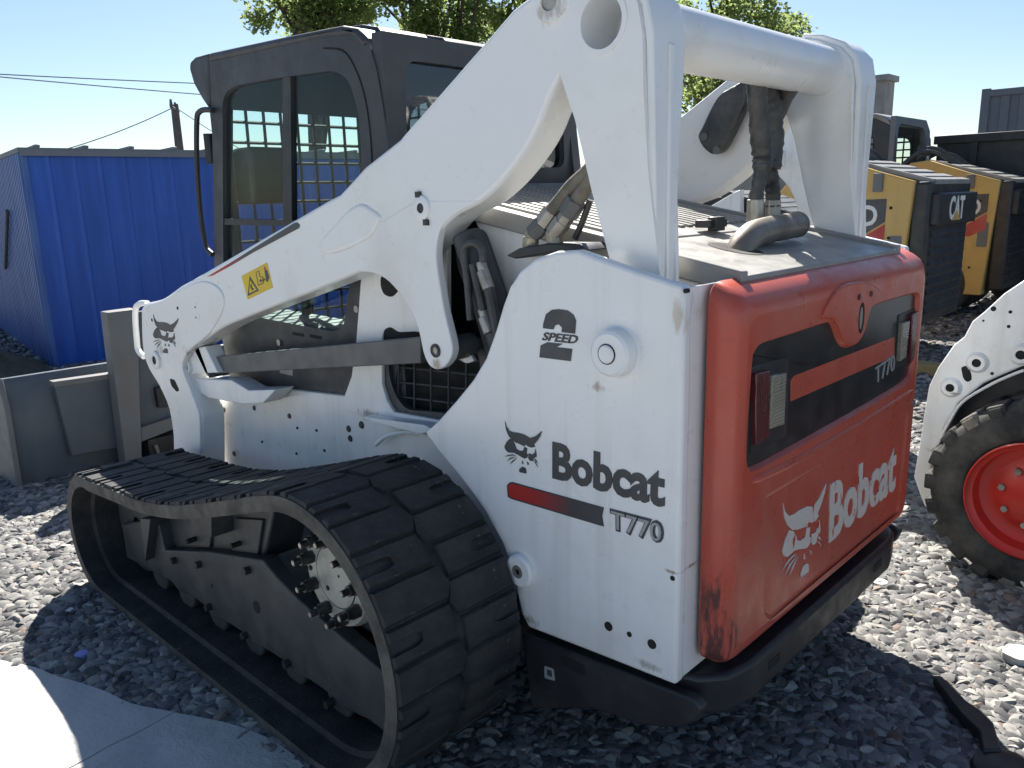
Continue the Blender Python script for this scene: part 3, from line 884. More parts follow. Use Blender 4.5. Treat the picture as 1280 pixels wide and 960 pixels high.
# swell above the latch, ridge under the window
rg = spline(x3([(0.526,0.913),(0.275,0.903),(-0.144,0.905),(-0.554,0.918)], 0.004), 6)
MB().tube(rg, 0.010, 10, [0.006] + [0.011] * (len(rg) - 2) + [0.006]).build('pressed_ridge', 'red', door)
tg = spline([(0.202,1.247),(0.132,1.233),(0.087,1.202),(0.068,1.180),(0.032,1.155),(-0.013,1.145),(-0.051,1.150),(-0.086,1.174),(-0.112,1.217),(-0.132,1.235),(-0.197,1.241),(-0.177,1.277),(-0.037,1.312),(0.119,1.306)], 3, True)
MB().prism(tg, 'x', -0.006, 0.010).build('latch_tongue', 'red', door, 0.006, seg=4)
(ly, lz), = [(-0.050,1.214)]
MB().prism([(ly + 0.02 * math.cos(t), lz + 0.042 * math.sin(t)) for t in [2 * math.pi * i / 20 for i in range(20)]], 'x', -0.0066, -0.002).build('latch_opening', 'hole', door)
MB().prism([(ly + 0.004 + 0.010 * math.cos(t), lz + 0.030 * math.sin(t)) for t in [2 * math.pi * i / 16 for i in range(16)]], 'x', -0.0072, -0.004).build('latch_plate', 'steel', door)
for y, z in [(-0.022,1.273),(-0.107,1.273)]:
    MB().cyl((-0.0085, y, z), (-0.005, y, z), 0.008, seg=12).build('door_screw', 'black', door)
(y, z), = [(-0.565,0.876)]
MB().cyl((-0.006, y, z), (0.003, y, z), 0.009, seg=12).build('door_screw', 'steel', door)
# lamps
def lamp(px_pts, mat, x0=-0.002):
    o = MB().prism(px_pts, 'x', x0, 0.015).build('lamp_lens', mat, door, 0.003)
    return o
lamp([(0.530,1.163),(0.465,1.159),(0.453,1.001),(0.518,0.996)], 'lens_red')
lamp([(0.451,1.144),(0.378,1.138),(0.376,1.013),(0.450,1.018)], 'lens_white')
lamp([(-0.401,1.154),(-0.465,1.154),(-0.457,1.040),(-0.408,1.036)], 'lens_white')
lamp([(-0.482,1.171),(-0.540,1.174),(-0.535,1.025),(-0.508,1.012)], 'lens_red')
for q in ([(0.530,1.178),(0.343,1.170),(0.333,0.973),(0.519,0.972)], [(-0.391,1.179),(-0.572,1.183),(-0.591,0.997),(-0.404,1.011)]):
    MB().prism(rounded(q, 0.01), 'x', 0.0105, 0.014).build('lamp_housing', 'black', door)
sq = [(0.327,1.108),(0.311,1.117),(-0.376,1.115),(-0.390,1.054),(0.321,1.056)]
MB().prism(sq, 'x', 0.0115, 0.0135).build('stripe', 'red', door, smooth=0)
lettering('T770', x3([(-0.245,0.994),(-0.401,1.010),(-0.234,1.046)], 0.0118), 'x', 'decal_light', door, 0.0)
lettering('Bobcat', x3([(0.043,0.593),(-0.478,0.602),(0.060,0.772)], 0.0055), 'x', 'print', door, 0.034)
q = x3([(0.329,0.557),(0.058,0.546),(0.360,0.832)], 0.0055)
q = [Vector(t) for t in q]
emblem([q[0], q[1] - q[0], q[2] - q[0]], 'print', door)
# hinge and gap between door and panel
MB().box(0.10, 0.45, -0.49, 0.49, 0.45, 1.34).build('engine_bay', 'hole', LD)
for z in (0.78, 1.12):
    MB().cyl((0.10, 0.605, z - 0.04), (0.10, 0.605, z + 0.04), 0.012, seg=12).build('door_hinge', 'steel', LD)

# ---- lift arms
arm_out = spline([(2.925,1.125),(2.758,1.151),(2.646,1.183)], 3)[:-1] + [(2.537,1.223),(2.419,1.257),(2.003,1.381),(1.658,1.484),(1.422,1.554),(1.350,1.573),(1.279,1.612),(1.215,1.649),(1.044,1.717),(0.865,1.823),(0.714,1.913),(0.600,1.982),(0.561,1.996),(0.519,2.006),(0.452,2.001),(0.396,1.968),(0.385,1.918),(0.417,1.863),(0.450,1.826)] + \
    spline([(0.450,1.826),(0.492,1.768),(0.536,1.696),(0.593,1.636),(0.658,1.584),(0.738,1.538),(0.816,1.512),(0.869,1.483),(0.924,1.441),(1.015,1.383),(1.111,1.340),(1.213,1.335),(1.269,1.338)], 3)[1:] + \
    spline([(1.269,1.338),(1.497,1.273),(1.870,1.173),(2.182,1.086),(2.342,1.025),(2.491,0.966),(2.571,0.915),(2.600,0.862),(2.551,0.784),(2.491,0.697),(2.484,0.634),(2.540,0.367)], 3)[1:] + \
    [(2.850,0.280)] + spline([(2.793,0.522),(2.801,0.647),(2.875,0.741),(2.960,0.805),(3.003,0.869),(3.004,0.952),(2.968,1.097)], 3)
arm_leg = spline([(0.729,1.546),(0.816,1.516),(0.872,1.487),(0.900,1.450),(0.911,1.393),(0.900,1.314),(0.885,1.238),(0.860,1.154),(0.866,1.117),(0.894,1.086),(0.930,1.072),(0.964,1.082),(0.986,1.117),(1.003,1.182),(1.038,1.240),(1.089,1.289),(1.147,1.324),(1.212,1.338),(1.269,1.338)], 3) + [(1.300,1.435),(0.984,1.550)]
for s in (1, -1):
    arm = MB().prism(arm_out, 'y', s * YA, s * (YA - 0.11)).build('lift_arm', 'white_clean', LD, 0.012, seg=3)
    MB().prism(arm_leg, 'y', s * (YA + 0.001), s * (YA - 0.028)).build('arm_leg', 'white_clean', arm, 0.006, seg=3)
    nose = spline([(2.897,1.121),(2.739,1.149),(2.521,1.211),(2.340,1.254),(2.221,1.247),(2.164,1.213),(2.168,1.163),(2.242,1.094),(2.337,1.033),(2.479,0.971),(2.559,0.921),(2.596,0.864),(2.548,0.785),(2.495,0.698),(2.488,0.635),(2.545,0.367)], 3) + [(2.820,0.289)] + spline([(2.764,0.529),(2.771,0.652),(2.845,0.746),(2.929,0.810),(2.972,0.873),(2.973,0.956),(2.940,1.092)], 3)
    MB().prism(nose, 'y', s * (YA + 0.006), s * (YA - 0.02)).build('nose_casting', 'white_clean', arm, 0.005, seg=3)
    MB().prism(rounded([(1.233,1.550),(1.309,1.527),(1.364,1.493),(1.465,1.435),(1.478,1.404),(1.449,1.384),(1.377,1.391),(1.290,1.413),(1.193,1.444),(1.133,1.507)], 0.03), 'y', s * (YA + 0.007), s * (YA - 0.02)).build('pressed_pad', 'white_clean', arm, 0.012, seg=4)
    if s == 1: left_arm = arm
# arm fittings, left side
def boss(px, r0, r1, y0, h, mat='white_clean', bore=None, parent=None):
    x, z = px
    MB().lathe((x, y0, z), (0, 1, 0), [(r0, h), (r1 * 0.9, h), (r1, h * 0.8), (r1 * 1.06, -0.005)], 28).build('pin_boss', mat, parent)
    MB().cyl((x, y0 - 0.01, z), (x, y0 + h * 0.6, z), r0 * 1.02, seg=20).build('pin_bore', bore or 'bolt', parent)
boss([(2.849,0.873)][0], 0.020, 0.042, 0.646, 0.012, parent=left_arm)
boss([(0.929,1.128)][0], 0.011, 0.020, 0.640, 0.006, 'bolt', 'steel', left_arm)
boss([(0.959,1.528)][0], 0.014, 0.034, 0.640, 0.008, parent=left_arm)
MB().prism(rounded([(2.734,0.803),(2.686,0.802),(2.650,0.760),(2.677,0.749),(2.727,0.771)], 0.01), 'y', 0.64, 0.6475).build('slot', 'hole', left_arm)
for (x, z), r in zip([(2.570,1.130),(2.406,1.146),(2.409,1.103),(2.846,1.056)], (6, 3, 3, 6)):
    MB().cyl((x, 0.64, z), (x, 0.6475, z), r * 0.0012, seg=12).build('bolt_hole', 'hole', left_arm)
for x, z in [(0.969,1.565),(0.941,1.489)]:
    MB().box(x - 0.010, x + 0.010, 0.64, 0.648, z - 0.008, z + 0.008).build('retainer', 'bolt', left_arm)
# stripe, warning sticker, emblem on the arm
dg_ = [(2.284,1.275),(2.078,1.339),(1.914,1.392),(1.618,1.486),(1.598,1.488),(1.585,1.480),(1.591,1.469),(1.905,1.381),(2.080,1.327),(2.236,1.282)]
MB().prism(dg_, 'y', 0.6402, 0.6415).build('arm_stripe', gradient_decal('arm_stripe_print', dg_[0][0], dg_[5][0] + 0.25), left_arm, smooth=0)
stk = MB().prism([(2.009,1.291),(1.817,1.348),(1.792,1.260),(1.979,1.205)], 'y', 0.6402, 0.6412).build('warning_sticker', 'sticker', left_arm, smooth=0)
MB().prism([[(1.976,1.218),(1.947,1.295),(1.891,1.244)], [(1.966,1.228),(1.947,1.279),(1.905,1.246)]], 'y', 0.641, 0.6418).build('warning_triangle', 'decal', stk, smooth=0)
MB().prism([(1.951,1.258),(1.938,1.268),(1.938,1.253),(1.924,1.248),(1.937,1.241),(1.947,1.247)], 'y', 0.641, 0.6418).build('warning_symbol', 'decal', stk, smooth=0)
MB().prism([(1.838,1.319),(1.821,1.322),(1.809,1.297),(1.821,1.280),(1.834,1.279),(1.836,1.299)], 'y', 0.641, 0.6418).prism([(1.884,1.279),(1.866,1.289),(1.867,1.283),(1.850,1.287),(1.848,1.293),(1.838,1.287),(1.851,1.278),(1.850,1.283),(1.868,1.279),(1.868,1.274)], 'y', 0.641, 0.6418).build('warning_figure', 'decal', stk, smooth=0)
MB().cyl(([(1.834,1.326)][0][0], 0.641, [(1.834,1.326)][0][1]), ([(1.834,1.326)][0][0], 0.6418, [(1.834,1.326)][0][1]), 0.007, seg=12).build('warning_head', 'pink', stk)
MB().prism([[(1.901,1.310),(1.877,1.317),(1.870,1.294),(1.853,1.298),(1.852,1.272),(1.893,1.261)], [(1.897,1.309),(1.881,1.314),(1.874,1.291),(1.858,1.295),(1.857,1.274),(1.890,1.265)]], 'y', 0.641, 0.6418).build('warning_machine', 'decal', stk, smooth=0)
q = [Vector(t) for t in y3([(2.880,0.906),(2.617,0.918),(2.823,1.101)], 0.6465)]
emblem([q[0], q[1] - q[0], q[2] - q[0]], 'decal', left_arm)
# grab bar at the nose
gb = spline(y3([(2.988,1.117),(3.080,1.106),(3.139,1.064),(3.164,0.926),(3.161,0.875),(3.104,0.851)], 0.60), 5)
MB().tube(gb, 0.014, 10).build('grab_bar', 'white_clean', left_arm)

# ---- rear links (uprights) and cross tube
upr = [(0.50, 1.95), (0.49, 1.99), (0.46, 2.02), (0.42, 2.025), (0.34, 2.005), (0.27, 1.975), (0.235, 1.935), (0.222, 1.87)] + [(0.220,1.767),(0.215,1.593),(0.193,1.379),(0.187,1.244),(0.314,1.231),(0.330,1.411),(0.371,1.565),(0.407,1.718),(0.446,1.822),(0.474,1.880),(0.497,1.924)]
for s in (1, -1):
    ho = circle2((0.328, 1.912), 0.055, 28)
    u_ = MB().prism([upr, ho], 'y', s * 0.652, s * 0.632).build('upright_plate', 'white_clean', LD)
    MB().prism(upr, 'y', s * 0.520, s * 0.502).build('upright_inner_plate', 'white_clean', LD, 0.004)
    bk = [(0.222, 1.20), (0.222, 1.86), (0.236, 1.93), (0.27, 1.968), (0.34, 1.998), (0.40, 2.015), (0.395, 2.033), (0.33, 2.02), (0.262, 1.99), (0.219, 1.945), (0.204, 1.875), (0.204, 1.20)]
    MB().prism(bk, 'y', s * 0.642, s * 0.512).build('upright_back', 'white_clean', LD, 0.006)
    MB().box(0.196, 0.206, min(s * 0.565, s * 0.585), max(s * 0.565, s * 0.585), 1.2, 1.86).build('upright_rib', 'white_clean', LD, 0.004)
    MB().ring((0.328, s * 0.655, 1.912), (0.328, s * 0.50, 1.912), 0.068, 0.0555, 32).build('tube_collar', 'white_clean', LD)
    (x, z), = [(0.468,1.979)]
    MB().lathe((x, s * 0.64, z), (0, s, 0), [(0.024, 0.02), (0.046, 0.02), (0.050, 0.012), (0.052, 0.0)], 32).build('pin_boss', 'white_clean', u_)
    MB().cyl((x, s * 0.64, z), (x, s * 0.655, z), 0.0245, seg=24).build('pin_bore', 'hub', u_)
for o in list(LD.children):
    if o.name.split('.')[0] in ('upright_plate', 'upright_inner_plate', 'upright_back', 'upright_rib'):
        for v in o.data.vertices:
            f_ = max(0.42, min(1.0, 0.5 + 0.5 * (v.co.z - 1.34) / 0.45))
            sgn = 1 if v.co.y > 0 else -1
            v.co.y = sgn * (0.577 + (abs(v.co.y) - 0.577) * f_) + (0.028 if sgn < 0 else 0.0)
MB().ring((0.328, -0.51, 1.912), (0.328, 0.51, 1.912), 0.073, 0.0555, 40).build('cross_tube', 'white_clean', LD)

# ---- lift cylinder, fittings and link bar on both sides
lk = [(2.450,0.923),(1.062,1.146),(1.068,1.064),(2.424,0.854)]
for s in (1, -1):
    MB().prism(lk, 'y', s * 0.585, s * 0.555).build('link_bar', 'bar', LD, 0.003)
    c0, c1 = [(0.855,1.456),(0.654,1.010)]
    MB().cyl((c0[0], s * 0.57, c0[1]), (c1[0], s * 0.57, c1[1]), 0.045, seg=24).build('lift_cylinder', 'dark', LD, 0.006)
    g = rounded([(0.936,1.464),(0.831,1.470),(0.797,1.397),(0.685,1.142),(0.645,1.014),(0.784,0.992),(0.870,1.237),(0.936,1.370)], 0.03)
    MB().prism(g, 'y', s * 0.545, s * 0.52).build('cylinder_guard', 'dark', LD, 0.006)
    a, b_ = [(0.933,1.151),(0.936,1.103)]
(x, z), = [(0.906,1.131)]
MB().cyl((x, 0.52, z), (x, 0.63, z), 0.036, seg=20).build('link_pin', 'bar', LD, 0.004)
MB().prism(rounded([(0.965,1.146),(0.915,1.165),(0.891,1.116),(0.865,1.090),(0.900,1.079),(0.934,1.087)], 0.01), 'y', 0.55, 0.54).build('pin_keeper', 'white_clean', LD)
# hose loop and fittings by the cylinder
hp = spline(y3([(0.797,1.226),(0.804,1.335),(0.813,1.404),(0.799,1.429),(0.768,1.434),(0.744,1.418),(0.740,1.385)], 0.625), 5)
MB().tube(hp, 0.010, 10).build('hose', 'sleeve', LD)
for (a, b_), r in ((([(0.749,1.386),(0.741,1.363)]), 0.014), (([(0.744,1.363),(0.722,1.316)]), 0.017), (([(0.749,1.260),(0.740,1.239)]), 0.014), (([(0.744,1.239),(0.724,1.197)]), 0.017)):
    MB().cyl((a[0], 0.625, a[1]), (b_[0], 0.625, b_[1]), r, seg=8).build('hose_fitting', 'steel', LD, 0.002)
MB().tube(y3([(0.725,1.318),(0.694,1.191),(0.646,1.066)], 0.622), 0.015, 10).build('hose', 'sleeve', LD)
MB().tube(y3([(0.777,1.379),(0.756,1.305),(0.743,1.256)], 0.628), 0.011, 10).build('hose', 'sleeve', LD)

# hoses over the left panel
br = [(0.681,1.402),(0.632,1.424),(0.536,1.437),(0.434,1.438),(0.410,1.422),(0.537,1.412),(0.647,1.395)]
MB().prism(br, 'y', 0.60, 0.50).build('hose_bracket', 'black', LD, 0.004)
def fit(a, b_, r, mat, y=0.57, seg=6):
    MB().cyl((a[0], y, a[1]), (b_[0], y, b_[1]), r * 1.25, seg=seg).build('hose_fitting', mat, LD, 0.0015)
for seq, r, mat in (([(0.623,1.405),(0.616,1.450)], 0.017, 'brass'), ([(0.622,1.446),(0.588,1.475)], 0.015, 'brass'), ([(0.608,1.459),(0.574,1.485)], 0.020, 'bar'), ([(0.580,1.481),(0.544,1.518)], 0.018, 'steel'),
                    ([(0.535,1.432),(0.540,1.467)], 0.017, 'brass'), ([(0.540,1.459),(0.508,1.491)], 0.019, 'steel'), ([(0.511,1.487),(0.485,1.514)], 0.017, 'steel'), ([(0.493,1.506),(0.465,1.541)], 0.021, 'bar')):
    fit(seq[0], seq[1], r, mat)
for pth in ([(0.555,1.507),(0.518,1.538),(0.477,1.575),(0.428,1.607),(0.394,1.638)], [(0.475,1.529),(0.447,1.559),(0.418,1.592),(0.390,1.631)]):
    MB().tube(spline(y3(pth, 0.57), 4), 0.019, 12).build('hose', 'hose', LD)
MB().tube(y3([(0.487,1.447),(0.464,1.486),(0.439,1.540)], 0.55), 0.008, 8).build('rod', 'black', LD)

# wrapped hoses on the far side, hanging from the cross tube
for pth, rad in ((x3([(-0.121,1.860),(-0.130,1.806),(-0.152,1.730),(-0.175,1.652),(-0.169,1.606),(-0.149,1.548),(-0.144,1.497)], 0.36), 0.031), (x3([(-0.250,1.866),(-0.292,1.809),(-0.317,1.728),(-0.314,1.649),(-0.308,1.606),(-0.336,1.547),(-0.341,1.492)], 0.40), 0.034)):
    n_ = spline(pth, 7)
    MB().tube(n_, rad, 14, [rad * (0.86 + 0.22 * random.random()) * (1.0 if i < len(n_) * 0.62 else 0.74) for i in range(len(n_))]).build('sleeved_hose', 'sleeve', LD, smooth=60)
    p = Vector(pth[-1])
    MB().cyl(p + Vector((0, 0, 0.03)), p - Vector((0, 0, 0.05)), 0.026, seg=8).build('hose_fitting', 'steel', LD, 0.002)
MB().tube(spline([(0.345, -0.30, 1.87), (0.40, -0.36, 1.84), (0.46, -0.43, 1.79), (0.52, -0.47, 1.74)], 6), 0.04, 12).build('sleeved_hose', 'sleeve', LD)
gl = [(0.674,1.878),(0.578,1.915),(0.569,1.842),(0.607,1.768),(0.638,1.712),(0.658,1.686),(0.695,1.678),(0.734,1.707),(0.754,1.746),(0.736,1.772),(0.709,1.824)]
MB().prism(rounded(gl, 0.02), 'y', -0.505, -0.46).build('hose_clamp', 'sleeve', LD, 0.01)
for x, z in [(0.721,1.740),(0.670,1.692)]:
    MB().cyl((x, -0.46, z), (x, -0.45, z), 0.014, seg=14).build('bolt', 'bar', LD)

# front bracket under the arm nose
bk = [(2.665,0.822),(2.614,0.811),(2.248,0.854),(2.112,0.830),(1.902,0.864),(2.008,0.794),(2.162,0.766),(2.466,0.746),(2.579,0.765)]
MB().prism(bk, 'y', 0.605, 0.52).build('stop_bracket', 'white', LD, 0.004)
MB().prism([(2.642,0.827),(2.558,0.951),(2.435,0.974),(2.347,0.873)], 'y', 0.61, 0.54).build('link_ear', 'white', LD, 0.004)
(x, z), = [(2.601,0.868)]
MB().ring((x, 0.55, z), (x, 0.625, z), 0.028, 0.016, 20).build('link_pin', 'white', LD)
MB().cyl((x, 0.54, z), (x, 0.612, z), 0.017, seg=16).build('pin_bore', 'bolt', LD)
MB().prism([(2.541,0.955),(2.449,0.850),(2.423,0.840),(2.495,0.964)], 'y', 0.61, 0.52).build('ear_edge', 'bar', LD)

# ---- cab
cabo = [(2.387,2.131),(2.149,2.122),(1.818,2.112),(1.622,2.104),(1.496,2.097),(1.421,2.079),(1.367,2.036),(1.335,1.955),(1.314,1.846)] + [(1.28, 1.60), (1.30, 1.05), (1.36, 0.86), (1.56, 0.82), (2.50, 0.78), (2.54, 1.0)] + [(2.534,1.304),(2.451,1.732),(2.420,1.929)]
winl = rounded([(2.455,1.307),(2.323,1.948),(2.283,1.982),(2.199,1.996),(1.880,1.989),(1.557,1.974),(1.481,1.935),(1.441,1.833),(1.440,1.683),(1.478,1.423),(1.576,1.222),(1.608,1.116),(1.670,1.090),(2.217,1.101),(2.450,1.107)], 0.03, 3)
for s in (1, -1):
    c_ = MB().prism([cabo, winl], 'y', s * YC, s * (YC - 0.045)).build('cab_side', 'dark', LD)
    MB().prism(winl, 'y', s * (YC - 0.018), s * (YC - 0.022)).build('side_glass', 'glass', c_)
    # mullion and sill bars
    v0, v1, v2, v3 = [(1.884,1.993),(1.832,1.990),(1.902,1.487),(1.963,1.487)]
    MB().prism([v0, v1, v2, v3], 'y', s * (YC - 0.006), s * (YC - 0.03)).build('window_bar', 'black', c_)
    MB().prism([(2.421,1.496),(1.853,1.487),(1.856,1.467),(2.427,1.470)], 'y', s * (YC - 0.004), s * (YC - 0.032)).build('window_bar', 'black', c_)
    if s == 1:
        left_cab = c_
        seam = spline(y3([(1.607,2.049),(1.518,2.033),(1.469,2.002),(1.421,1.929),(1.393,1.841),(1.383,1.730),(1.388,1.605)], YC + 0.0), 4)
        MB().tube(seam, 0.0035, 6).build('door_seam', 'hole', c_)
    # side ledge below the window with slots
    MB().prism([(2.450,1.107),(2.217,1.101),(1.563,1.089),(1.551,0.942),(2.388,0.936),(2.546,0.989)], 'y', s * (YC - 0.04), s * (YC - 0.20)).build('arm_rest', 'dark', c_, 0.01)
for x, z in [(1.914,1.058),(1.793,1.060)]:
    MB().box(x - 0.04, x + 0.04, YC - 0.002, YC + 0.001, z - 0.006, z + 0.006).build('vent_slot', 'hole', left_cab)
for x, z in [(1.518,1.186),(2.054,1.012)]:
    MB().cyl((x, YC - 0.004, z), (x, YC + 0.008, z), 0.013, seg=12).build('bolt', 'steel', left_cab)
q = [(2.072,0.909),(1.975,0.921),(1.981,0.885),(2.076,0.885)]
MB().prism(q, 'y', YC, YC + 0.001).build('sticker', 'decal_light', left_cab, smooth=0)
# wire guards on the front door and the far window, seen through the cab
for i in range(13):
    x = 1.42 + i * 0.083
    MB().tube([(x, -YC + 0.012, 1.08), (x, -YC + 0.012, 2.03)], 0.006, 6).build('guard_wire', 'black', LD)
for i in range(12):
    z = 1.10 + i * 0.083
    MB().tube([(1.38, -YC + 0.018, z), (2.50, -YC + 0.018, z)], 0.006, 6).build('guard_wire', 'black', LD)
for i in range(10):
    y = -0.37 + i * 0.083
    MB().tube([(2.485, y, 1.0), (2.485, y, 2.03)], 0.007, 6).build('guard_wire', 'black', LD)
for i in range(12):
    z = 1.06 + i * 0.083
    MB().tube([(2.479, -0.41, z), (2.479, 0.41, z)], 0.007, 6).build('guard_wire', 'black', LD)
# roof, visor, rear wall, front frame
roof = [(2.386,2.136),(2.148,2.128),(1.817,2.117),(1.622,2.109),(1.496,2.103),(1.416,2.083),(1.363,2.038),(1.386,2.020),(1.448,2.066),(1.625,2.082),(2.154,2.095),(2.394,2.102)]
MB().prism(roof, 'y', YC + 0.008, -YC - 0.008).build('cab_roof', 'dark', LD, 0.016, seg=3)
rt = [(2.208,2.130),(1.817,2.117),(1.496,2.103),(1.416,2.083),(1.371,2.043)]
for y in (0.30, 0.02, -0.26):
    mb = MB()
    w = 0.105
    ptsr = [(p[0], p[1] + 0.001) for p in rt] + [(p[0], p[1] - 0.02) for p in rt[::-1]]
    mb.prism([(p[0], p[1] + (0.012 if i in (1, 2, 3) else 0.004)) if i < 5 else p for i, p in enumerate(ptsr)], 'y', y - w, y + w).build('roof_rib', 'dark', LD, 0.006)
vis = [(2.386,2.136),(2.508,2.137),(2.554,2.125),(2.567,2.098),(2.541,2.034),(2.485,1.972),(2.434,1.927)]
MB().prism(vis, 'y', YC + 0.004, -YC - 0.004).build('cab_visor', 'dark', LD, 0.012, seg=3)
rw = rounded([(0.40, 1.66), (0.385, 1.985), (-0.385, 1.985), (-0.40, 1.66)], 0.05)
MB().prism([[(0.475, 1.30), (0.475, 2.06), (-0.475, 2.06), (-0.475, 1.30)], rw], 'x', 1.355, 1.305).build('cab_rear', 'dark', LD)
MB().prism(rw, 'x', 1.335, 1.329).build('rear_glass', 'glass_dark', LD)
MB().box(1.29, 1.36, -0.47, 0.47, 0.85, 1.32).build('cab_back_panel', 'dark', LD)
for s in (1, -1):
    MB().box(2.44, 2.52, min(s * 0.40, s * 0.44), max(s * 0.40, s * 0.44), 0.8, 2.06).build('front_post', 'dark', LD, 0.008)
MB().box(2.47, 2.53, -0.45, 0.45, 2.02, 2.09).build('front_header', 'dark', LD, 0.008)
MB().box(2.50, 2.506, -0.40, 0.40, 0.85, 2.03).build('front_glass', 'glass', LD)
MB().box(2.48, 2.53, -0.45, 0.45, 0.72, 0.86).build('front_sill', 'dark', LD, 0.008)
# operator seat and controls
st_ = MB().box(1.55, 2.0, -0.25, 0.25, 0.95, 1.10).build('seat', 'seat', LD, 0.04, seg=3)
MB().box(1.42, 1.56, -0.24, 0.24, 1.05, 1.72, Matrix.Translation((1.49, 0, 1.1)) @ Matrix.Rotation(R(-8), 4, 'Y') @ Matrix.Translation((-1.49, 0, -1.1))).build('seat_back', 'seat', LD, 0.04, seg=3)
for s in (1, -1):
    MB().tube(spline([(2.10, s * 0.30, 0.9), (2.13, s * 0.30, 1.15), (2.05, s * 0.28, 1.32)], 5), 0.02, 10).cyl((2.05, s * 0.28, 1.3), (2.03, s * 0.27, 1.42), 0.028, seg=12).build('control_lever', 'black', LD)
    MB().tube(spline([(1.50, s * 0.28, 1.60), (1.75, s * 0.30, 1.35), (2.10, s * 0.26, 1.22)], 6), 0.018, 10).build('seat_bar', 'black', LD)
MB().box(2.30, 2.45, 0.22, 0.40, 1.55, 1.78).build('instrument_pod', 'black', LD, 0.02)
# hand rail and marker on the front corner
hr = spline(y3([(2.369,1.918),(2.435,1.926),(2.484,1.921),(2.512,1.892),(2.550,1.736),(2.570,1.534),(2.554,1.386),(2.499,1.347)], 0.50), 5)
MB().tube(hr, 0.011, 10).build('hand_rail', 'black', LD)
q = [(2.488,1.778)][0]
MB().cyl((q[0], 0.47, q[1] - 0.06), (q[0], 0.47, q[1] + 0.06), 0.02, seg=12).build('work_lamp', 'black', LD)

# ---- tracks
def track_loop():
    C1 = (0.958, 0.412); R1 = 0.412
    C2 = (2.49, 0.268); R2 = 0.268
    pts = []
    for i in range(15): pts.append((C1[0] + (C2[0] - C1[0]) * i / 14, 0.0))
    for i in range(1, 19):
        a = -math.pi / 2 + math.radians(188) * i / 18
        pts.append((C2[0] + R2 * math.cos(a), C2[1] + R2 * math.sin(a)))
    top = [(2.30, 0.546), (2.17, 0.556), (1.95, 0.574), (1.706, 0.619), (1.48, 0.682), (1.286, 0.742), (1.13, 0.792)]
    pts += top
    for i in range(0, 25):
        a = math.radians(72) + math.radians(198) * i / 24
        pts.append((C1[0] + R1 * math.cos(a), C1[1] + R1 * math.sin(a)))
    pts = pts[:-1]
    # even spacing
    P = [Vector(p) for p in spline(pts, 4, True)]
    L = [0]
    for i in range(len(P)): L.append(L[-1] + (P[(i + 1) % len(P)] - P[i]).length)
    tot = L[-1]
    def at(s):
        s %= tot
        lo, hi = 0, len(P)
        while hi - lo > 1:
            mid = (lo + hi) // 2
            if L[mid] <= s: lo = mid
            else: hi = mid
        t = (s - L[lo]) / max(1e-9, L[lo + 1] - L[lo])
        return P[lo].lerp(P[(lo + 1) % len(P)], t)
    return at, tot
at, TOT = track_loop()
def frame_at(s):
    p = at(s); t = (at(s + 0.01) - at(s - 0.01)).normalized()
    n = Vector((t.y, -t.x))        # outward for this winding
    return p, t, n
YT0, YT1 = 0.713, 1.135
LUG = 0.014
NPITCH = 54
# lug outline: a block with a rounded pocket open to the outer edge
def lug_mesh(name, y0, y1, pocket):
    l = 0.0425
    w = y1 - y0
    sg_ = 1 if w > 0 else -1
    w = abs(w)
    base = [(-l, 0), (l, 0)]
    if pocket:
        base = [(-l, 0), (l, 0), (l, w), (l * 0.42, w), (l * 0.42, w * 0.62), (l * 0.25, w * 0.52), (-l * 0.25, w * 0.52), (-l * 0.42, w * 0.62), (-l * 0.42, w), (-l, w)]
    else:
        base = [(-l, 0), (-l * 0.2, -w * 0.10), (l, 0), (l, w), (-l, w)]
    mb = MB()
    n = len(base)
    bot = [(p[0] * 1.14, y0 + sg_ * p[1], -0.006) for p in base]
    topv = [(p[0] * 0.92, y0 + sg_ * (p[1] if 0 < p[1] < w else (p[1] + 0.004 if p[1] <= 0 else p[1] - 0.006)), LUG) for p in base]
    mb.add(bot + topv, [tuple(range(n)), tuple(range(n, 2 * n))] + [(i, (i + 1) % n, n + (i + 1) % n, n + i) for i in range(n)])
    me = mb.mesh(name, 20)
    me.materials.append(MAT['rubber'])
    return me
lug_a = lug_mesh('lug_outer_pocket', 0.012, 0.2105, True)
lug_b = lug_mesh('lug_outer_plain', 0.006, 0.2105, False)
lug_c = lug_mesh('lug_inner_pocket', -0.012, -0.2105, True)
lug_d = lug_mesh('lug_inner_plain', -0.006, -0.2105, False)
YMID = (YT0 + YT1) / 2
